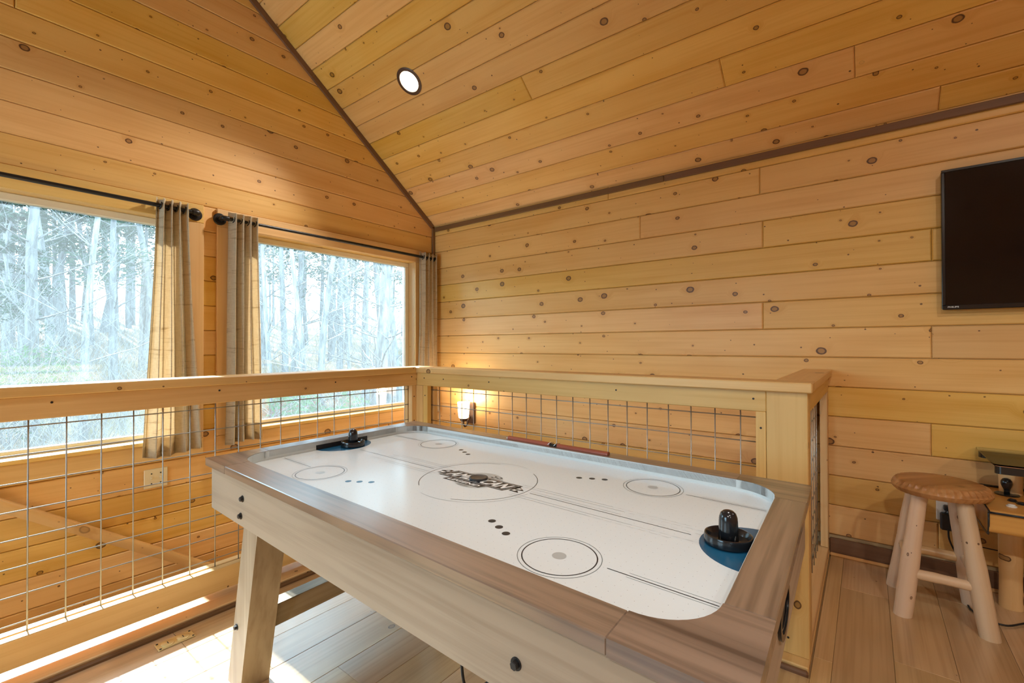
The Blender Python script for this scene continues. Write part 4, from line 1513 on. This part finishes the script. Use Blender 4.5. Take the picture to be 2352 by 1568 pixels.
wo_ = empty('wall_outlet', (XB, -0.318, 0.31), 'white outlet plate with a black plug adapter behind the stool', 'outlet')
mesh('plate', cbox(XB - 0.007, XB - 0.0003, -0.360, -0.277, 0.300, 0.418, 0.003), WHITE_PL, wo_)
mesh('adapter', cbox(XB - 0.045, XB - 0.0072, -0.350, -0.290, 0.262, 0.345, 0.006), BLACK_MATT, wo_)
mesh('plug', cbox(XB - 0.035, XB - 0.0072, -0.334, -0.304, 0.358, 0.384, 0.004), BLACK_MATT, wo_)
crd = mesh('power_cord', tube(smoothline([(XB - 0.05, -0.318, 0.27), (XB - 0.052, -0.322, 0.22), (XB - 0.045, -0.35, 0.15), (XB - 0.042, -0.40, 0.06), (3.10, -0.40, 0.008), (2.96, -0.36, 0.006), (2.86, -0.385, 0.006), (2.83, -0.46, 0.006), (2.92, -0.55, 0.006), (3.0, -0.70, 0.006), (3.1, -0.95, 0.006)], 8), 0.0038, 8), RUBBER, None, smooth='all')
tag(crd, 'black power cord trailing from the plug adapter over the floor', 'cord')
crd2 = mesh('power_cord', tube(smoothline([(XB - 0.04, -0.305, 0.345), (XB - 0.05, -0.318, 0.365), (XB - 0.048, -0.33, 0.30), (XB - 0.046, -0.345, 0.245), (XB - 0.030, -0.40, 0.215), (XB - 0.025, -0.50, 0.205), (XB - 0.02, -0.80, 0.20)], 8), 0.0026, 8), RUBBER, None, smooth='all')
tag(crd2, 'thin black cord running along the wall from the outlet', 'cord')

# sconce in the stairwell
sc = empty('wall_sconce', (XB, 2.965, 0.46), 'lit bronze wall sconce with frosted glass shade in the stairwell', 'wall lamp')
mesh('back_plate', cbox(XB - 0.022, XB - 0.0003, 2.915, 3.015, 0.462, 0.662, 0.004), BRONZE, sc)
sp_ = V((XB - 0.110, 2.965, 0.0))
mesh('arm', tube(smoothline([(XB - 0.02, 2.965, 0.53), (XB - 0.045, 2.965, 0.50), (XB - 0.065, 2.965, 0.455), (XB - 0.095, 2.965, 0.445), (XB - 0.110, 2.965, 0.470), (XB - 0.110, 2.965, 0.50)], 6), 0.007, 10), BRONZE, sc, smooth='all')
mesh('holder', lathe([(0.0, 0.495), (0.026, 0.495), (0.034, 0.512), (0.038, 0.522), (0.0, 0.522)], 28, sp_), BRONZE, sc, smooth=40)
mesh('shade', lathe([(0.036, 0.523), (0.046, 0.530), (0.052, 0.58), (0.0575, 0.672), (0.0555, 0.672), (0.050, 0.58), (0.044, 0.533), (0.0, 0.530)], 36, sp_), SHADE_GLASS, sc, smooth=40)
mesh('bulb', lathe([(0.0, 0.532), (0.012, 0.535), (0.014, 0.56), (0.024, 0.59), (0.028, 0.61), (0.022, 0.632), (0.0, 0.642)], 24, sp_), BULB, sc, smooth='all')
l = bpy.data.lights.new('sconce_light', 'POINT')
l.energy = 9.0
l.color = (1.0, 0.74, 0.44)
l.shadow_soft_size = 0.05
lo = bpy.data.objects.new('sconce_light', l)
COL.objects.link(lo)
lo.location = (XB - 0.110, 2.965, 0.70)
WM[lo] = Matrix.Translation(lo.location)
attach(lo, sc)

# recessed downlights; all after the first are unseen, added to balance the light
CANS = [(2.66, 'R', (XB - 2.2107) * math.sqrt(1 + SL * SL)), (0.2, 'R', (XB - 1.4) * math.sqrt(1 + SL * SL)), (-1.9, 'R', (XB - 2.2107) * math.sqrt(1 + SL * SL)),
        (-0.3, 'L', 1.2), (-1.5, 'L', 2.4), (-2.8, 'L', 1.2)]
cutter_me = bpy.data.meshes.new('cutter')


def bool_cut(o, cut_geo):
    vs, fs = cut_geo
    me = bpy.data.meshes.new('cut')
    me.from_pydata([tuple(q) for q in vs], [], fs)
    co = bpy.data.objects.new('cut', me)
    COL.objects.link(co)
    m = o.modifiers.new('hole', 'BOOLEAN')
    m.operation = 'DIFFERENCE'
    m.solver = 'EXACT'
    m.object = co
    bpy.context.view_layer.update()
    dg = bpy.context.evaluated_depsgraph_get()
    new = bpy.data.meshes.new_from_object(o.evaluated_get(dg))
    o.modifiers.clear()
    o.data = new
    bpy.data.objects.remove(co)
    bpy.data.meshes.remove(me)


for i, (yy, side, s) in enumerate(CANS):
    if side == 'R':
        c, nn = c_pt(yy, s, 0), CN
    else:
        c, nn = V((XL, yy, roof(XL))) + CU2 * s, CN2
    cut = lathe([(0.078, -0.16), (0.078, 0.02)], 40, c, nn)
    if side == 'R':
        for b, a0, a1, s0, s1 in ceil_boards:
            if a0 - 0.1 < yy < a1 + 0.1 and s0 - 0.1 < s < s1 + 0.1:
                bool_cut(b, cut)
        bool_cut(ce, cut)
    else:
        bool_cut(ce2, cut)
    t = empty('downlight', c, 'lit round recessed downlight with bronze ring above the railing corner' if i == 0 else 'unseen downlight added for fill light in the part of the ceiling away from the windows', 'downlight', 'downlights in the sloped ceiling')
    mesh('ring', lathe([(0.077, 0.0005), (0.100, 0.0005), (0.1005, 0.004), (0.096, 0.007), (0.080, 0.0085), (0.0765, 0.006), (0.0765, 0.0005)], 48, c, nn, False), BRONZE, t, smooth=40)
    mesh('reflector', lathe([(0.0755, 0.004), (0.072, -0.03), (0.066, -0.072), (0.060, -0.085)], 40, c, nn, False), CAN_INNER, t, smooth='all')
    mesh('lens', lathe([(0.0, -0.078), (0.040, -0.079), (0.0600, -0.0835)], 40, c, nn), LAMP_LENS, t, smooth='all')
    l = bpy.data.lights.new('downlight_lamp', 'SPOT')
    l.energy = 100.0
    l.color = (0.98, 0.93, 0.84)
    l.spot_size = math.radians(96)
    l.spot_blend = 0.7
    l.shadow_soft_size = 0.05
    lo = bpy.data.objects.new('downlight_lamp', l)
    COL.objects.link(lo)
    q = nn.to_track_quat('-Z', 'Y')
    lo.matrix_basis = Matrix.Translation(c + nn * 0.012) @ q.to_matrix().to_4x4()
    WM[lo] = lo.matrix_basis.copy()
    attach(lo, t)

# ------------------------------------------------------------------ outdoors
rnd = random.Random(11)


def ground_z(x, y):
    b = -2.7 + 0.165 * max(0, y - 4) if y < 20 else -0.06 + 0.125 * (y - 20)
    return b + 0.25 * math.sin(x * 0.31 + y * 0.17) + 0.12 * math.sin(x * 0.9 - y * 0.5)


NX, NY = 70, 50
vs = [(-55 + 120 * i / NX, 3.72 + 85 * (j / NY) ** 1.3, 0) for j in range(NY + 1) for i in range(NX + 1)]
vs = [(x, y, ground_z(x, y)) for x, y, _ in vs]
gd = mesh('ground', (vs, [(j * (NX + 1) + i, j * (NX + 1) + i + 1, (j + 1) * (NX + 1) + i + 1, (j + 1) * (NX + 1) + i) for j in range(NY) for i in range(NX)]), GROUND, None, Matrix.Identity(4), smooth='all')
tag(gd, kind='structure')


def branch(gs, p, d, L, r, depth, rn, n=4):
    pts, rs = [p], [r]
    seg = 4 if depth else 3
    for i in range(seg):
        d = (d + V((rn.uniform(-.22, .22), rn.uniform(-.22, .22), rn.uniform(-.08, .20)))).normalized()
        p = p + d * (L / seg)
        pts.append(p)
        rs.append(max(r * (1 - 0.75 * (i + 1) / seg), 0.0025))
    gs.append(tube(pts, rs, n if depth > 0 else 3, False))
    if depth > 0:
        for k in range(rn.randint(4, 6)):
            i = rn.randint(1, seg)
            a = rn.uniform(0, 6.283)
            dd = (d * 0.7 + V((math.cos(a), math.sin(a), rn.uniform(-0.1, 0.6)))).normalized()
            branch(gs, pts[i], dd, L * rn.uniform(0.4, 0.65), rs[i] * 0.6, depth - 1, rn, n)


def bare_tree(h, r0, seed, lean=0.03, low=0.25, nb=22, twist=0.0):
    rn = random.Random(seed)
    pts, rs = [V((0, 0, -0.4))], [r0 * 1.25]
    p = V((0, 0, 0))
    d = V((rn.uniform(-lean, lean), rn.uniform(-lean, lean), 1))
    m = 12
    for i in range(m + 1):
        t = i / m
        pts.append(p.copy())
        rs.append(r0 * (1 - 0.82 * t))
        d = (d + V((rn.uniform(-.05, .05), rn.uniform(-.05, .05), 0)) + V((twist * math.sin(i * 1.1), 0, 0))).normalized()
        p = p + d * (h / m)
    gs = []
    for k in range(nb):
        t = low + (1 - low) * (k / nb) ** 0.9
        i = min(int(t * m) + 1, m)
        a = rn.uniform(0, 6.283)
        dd = V((math.cos(a), math.sin(a), rn.uniform(0.05, 0.8))).normalized()
        branch(gs, pts[i], dd, h * rn.uniform(0.12, 0.24) * (1.15 - 0.6 * t), rs[i] * 0.22, 2 if h > 6 else 1, rn)
    return tube(pts, rs, 10, True), join(*gs)


def leaf_cloud(centers, per, size, rn, flatness=0.6, up=False):
    vs, fs = [], []
    for c, R in centers:
        for _ in range(per):
            while True:
                q = V((rn.uniform(-1, 1), rn.uniform(-1, 1), rn.uniform(-1, 1)))
                if q.length < 1:
                    break
            q = V((q.x * R, q.y * R, q.z * R * flatness))
            p = V(c) + q
            a = V((rn.gauss(0, 1), rn.gauss(0, 1), rn.gauss(0, .5))).normalized()
            b = a.orthogonal().normalized()
            s = size * rn.uniform(0.6, 1.4)
            k = len(vs)
            vs += [tuple(p - a * s), tuple(p + b * s * 0.35), tuple(p + a * s), tuple(p - b * s * 0.35)]
            fs.append((k, k + 1, k + 2, k + 3))
    return vs, fs


def evergreen(h, r0, seed, low=0.3):
    rn = random.Random(seed)
    pts = [V((0, 0, -0.4))] + [V((0.02 * h * math.sin(i * 0.7 + seed), 0.02 * h * math.cos(i * 0.9), h * i / 10)) for i in range(11)]
    rs = [r0 * 1.2] + [r0 * (1 - 0.85 * i / 10) for i in range(11)]
    cs = []
    for k in range(46):
        t = low + (1 - low) * rn.random() ** 0.8
        R = (1 - t) * h * 0.16 + 0.35
        a = rn.uniform(0, 6.283)
        q = rn.uniform(0.25, 1.0) * R * 1.5
        cs.append(((q * math.cos(a), q * math.sin(a), h * t - q * 0.12), R * 0.62))
    return tube(pts, rs, 10, True), leaf_cloud(cs, 120, 0.11, rn, 0.45)


BARE_LABEL = ('tall bare grey-barked tree on the wooded hillside outside the windows', 'bare trees outside')
BIRCH_LABEL = ('slim bare tree with pale blotched bark outside the windows', 'pale bare trees outside')
PINE_LABEL = ('green evergreen tree on the hillside outside the windows', 'evergreens outside')
protos = {}


def make_proto(kind, i):
    key = (kind, i)
    if key in protos:
        return None
    if kind == 'e':
        tr, lf = evergreen(11.0, 0.17, 100 + i)
        root = empty('evergreen_tree', (0, 0, 0), PINE_LABEL[0], 'tree', PINE_LABEL[1])
        mesh('trunk', tr, BARK, root, Matrix.Identity(4), smooth='all')
        mesh('foliage', lf, NEEDLES, root, Matrix.Identity(4))
    else:
        m = BIRCH if kind == 'p' else BARK
        tr, br = bare_tree(10.5, 0.105 if kind == 'p' else 0.16, 200 + i * 7 + (50 if kind == 'p' else 0), 0.04, 0.18 if kind == 'p' else 0.25, 20, 0.05 if i == 3 else 0.0)
        lab = BIRCH_LABEL if kind == 'p' else BARE_LABEL
        root = empty('bare_tree', (0, 0, 0), lab[0], 'tree', lab[1])
        mesh('trunk', tr, m, root, Matrix.Identity(4), smooth='all')
        mesh('branches', br, m, root, Matrix.Identity(4), smooth='all')
    protos[key] = root
    return root


def place_tree(kind, i, x, y, s=1.0, sr=None, rot=None, label=None):
    o = _place_tree(kind, i, x, y, s, sr, rot)
    lab = label or {'e': PINE_LABEL, 'p': BIRCH_LABEL, 'b': BARE_LABEL}[kind][0]
    o['label'] = lab
    return o


def _place_tree(kind, i, x, y, s=1.0, sr=None, rot=None):
    z = ground_z(x, y)
    rot = rnd.uniform(0, 6.28) if rot is None else rot
    mtx = Matrix.Translation((x, y, z)) @ Matrix.Rotation(rot, 4, 'Z') @ Matrix.Diagonal((sr or s, sr or s, s, 1))
    new = make_proto(kind, i)
    if new is not None:
        kids = [k for k in WM if k.parent is new]
        new.matrix_basis = mtx
        WM[new] = mtx
        for k in kids:
            k.matrix_parent_inverse = Matrix.Identity(4)
            WM[k] = mtx.copy()
        return new
    src = protos[(kind, i)]
    return copy_tree(src, mtx)


def at_px(px, dist):
    q = ray(px, 794)
    q = V((q.x, q.y, 0)).normalized() * dist
    return q.x, q.y


# the trunks that can be told apart through the panes: (pixel column, distance, kind, variant, height scale, width scale)
for px, dist, kind, i, s, sr in ((66, 15, 'b', 3, 1.0, 0.9), (192, 14, 'p', 0, 1.0, 0.8), (118, 22, 'b', 0, 1.1, 0.9), (262, 20, 'b', 1, 1.05, 0.8), (20, 24, 'b', 1, 1.15, 1.0),
                                 (735, 12.5, 'p', 1, 0.85, 1.05), (862, 12.0, 'b', 2, 0.90, 1.25), (886, 15, 'p', 2, 0.95, 0.9), (908, 13, 'b', 0, 0.9, 0.95), (921, 14, 'p', 0, 0.95, 1.1),
                                 (838, 17, 'b', 1, 1.1, 0.9), (703, 15, 'p', 2, 1.0, 0.9), (672, 18, 'b', 0, 1.1, 0.85), (622, 17, 'p', 0, 1.05, 0.8), (655, 22, 'b', 2, 1.1, 0.9),
                                 (780, 23, 'b', 1, 1.2, 1.0), (802, 19, 'p', 1, 1.1, 0.7), (605, 24, 'b', 0, 1.2, 0.9), (760, 28, 'b', 2, 1.3, 1.0), (935, 21, 'b', 1, 1.2, 0.9)):
    x, y = at_px(px, dist)
    place_tree(kind, i, x, y, s, sr, None, {66: 'crooked bare tree with a wavy trunk outside the window away from the corner', 192: 'thin pale-barked tree outside the window away from the corner',
                                            735: 'pale-barked tree standing beside the light green bush', 862: 'thickest rough-barked trunk outside the window next to the corner',
                                            886: 'slim pale tree right behind the thickest trunk', 921: 'pale trunk next to the frame of the corner window'}.get(px))
for px, dist, i, s in ((30, 19, 0, 0.55), (330, 24, 1, 1.05), (150, 30, 1, 1.1), (770, 25, 0, 1.0), (690, 32, 1, 1.2), (900, 27, 0, 1.0), (250, 34, 0, 1.2), (60, 38, 1, 1.3)):
    x, y = at_px(px, dist)
    place_tree('e', i, x, y, s)
for k in range(90):
    px = rnd.uniform(-260, 1000)
    if rnd.random() < 0.25:
        px = rnd.uniform(-600, -260)
    dist = rnd.uniform(24, 52)
    x, y = at_px(px, dist)
    if y < 8:
        continue
    kind = 'e' if rnd.random() < 0.12 else ('p' if rnd.random() < 0.4 else 'b')
    s = dist * rnd.uniform(0.030, 0.040)
    place_tree(kind, rnd.randint(0, 1) if kind == 'e' else rnd.randint(0, 2), x, y, s, s * (0.9 if kind == 'e' else 0.72))

# shrubs
for px, dist, R, m, lab in ((772, 10.5, 1.25, BUSH, 'light green leafy bush below the trees outside the corner window'), (20, 14, 1.3, BUSH, 'green leafy bush at the foot of the crooked tree'),
                            (690, 12.5, 1.0, DEADLEAF, 'bush with rust-red dead leaves outside the corner window'), (560, 12, 0.9, DEADLEAF, 'bush with rust-red dead leaves behind the gathered curtain'), (905, 9.0, 0.7, BUSH, 'small green bush close to the big tree trunk')):
    x, y = at_px(px, dist)
    z = ground_z(x, y)
    t = empty('bush', (x, y, z), lab, 'bush')
    cs = [((x + rnd.uniform(-.6, .6) * R, y + rnd.uniform(-.6, .6) * R, z + rnd.uniform(0.35, 1.5) * R), R * 0.45) for _ in range(14)]
    mesh('foliage', leaf_cloud(cs, 110 if m is BUSH else 60, 0.075, rnd, 0.8), m, t)
    gs = []
    for _ in range(10):
        branch(gs, V((x, y, z)), V((rnd.uniform(-.7, .7), rnd.uniform(-.7, .7), 1)).normalized(), 1.6 * R, 0.018, 1, rnd)
    mesh('stems', join(*gs), BARK, t, smooth='all')

# tangled brush and saplings: nobody could count it
gs = []
for k in range(1500):
    px = rnd.uniform(-350, 1000)
    dist = rnd.uniform(9, 34) if k % 3 else rnd.uniform(6.5, 12)
    x, y = at_px(px, dist)
    if y < 5.2:
        continue
    z = ground_z(x, y)
    dd = V((rnd.uniform(-.35, .35), rnd.uniform(-.35, .35), 1)).normalized()
    branch(gs, V((x, y, z - 0.05)), dd, rnd.uniform(1.0, 3.6) * (0.75 if dist < 12 else 1.0), rnd.uniform(0.004, 0.011), 1, rnd, 3)
br = mesh('underbrush', join(*gs), BARK, None, Matrix.Identity(4))
tag(br, 'tangle of thin bare saplings and brush covering the hillside outside', 'brush', None, 'stuff')
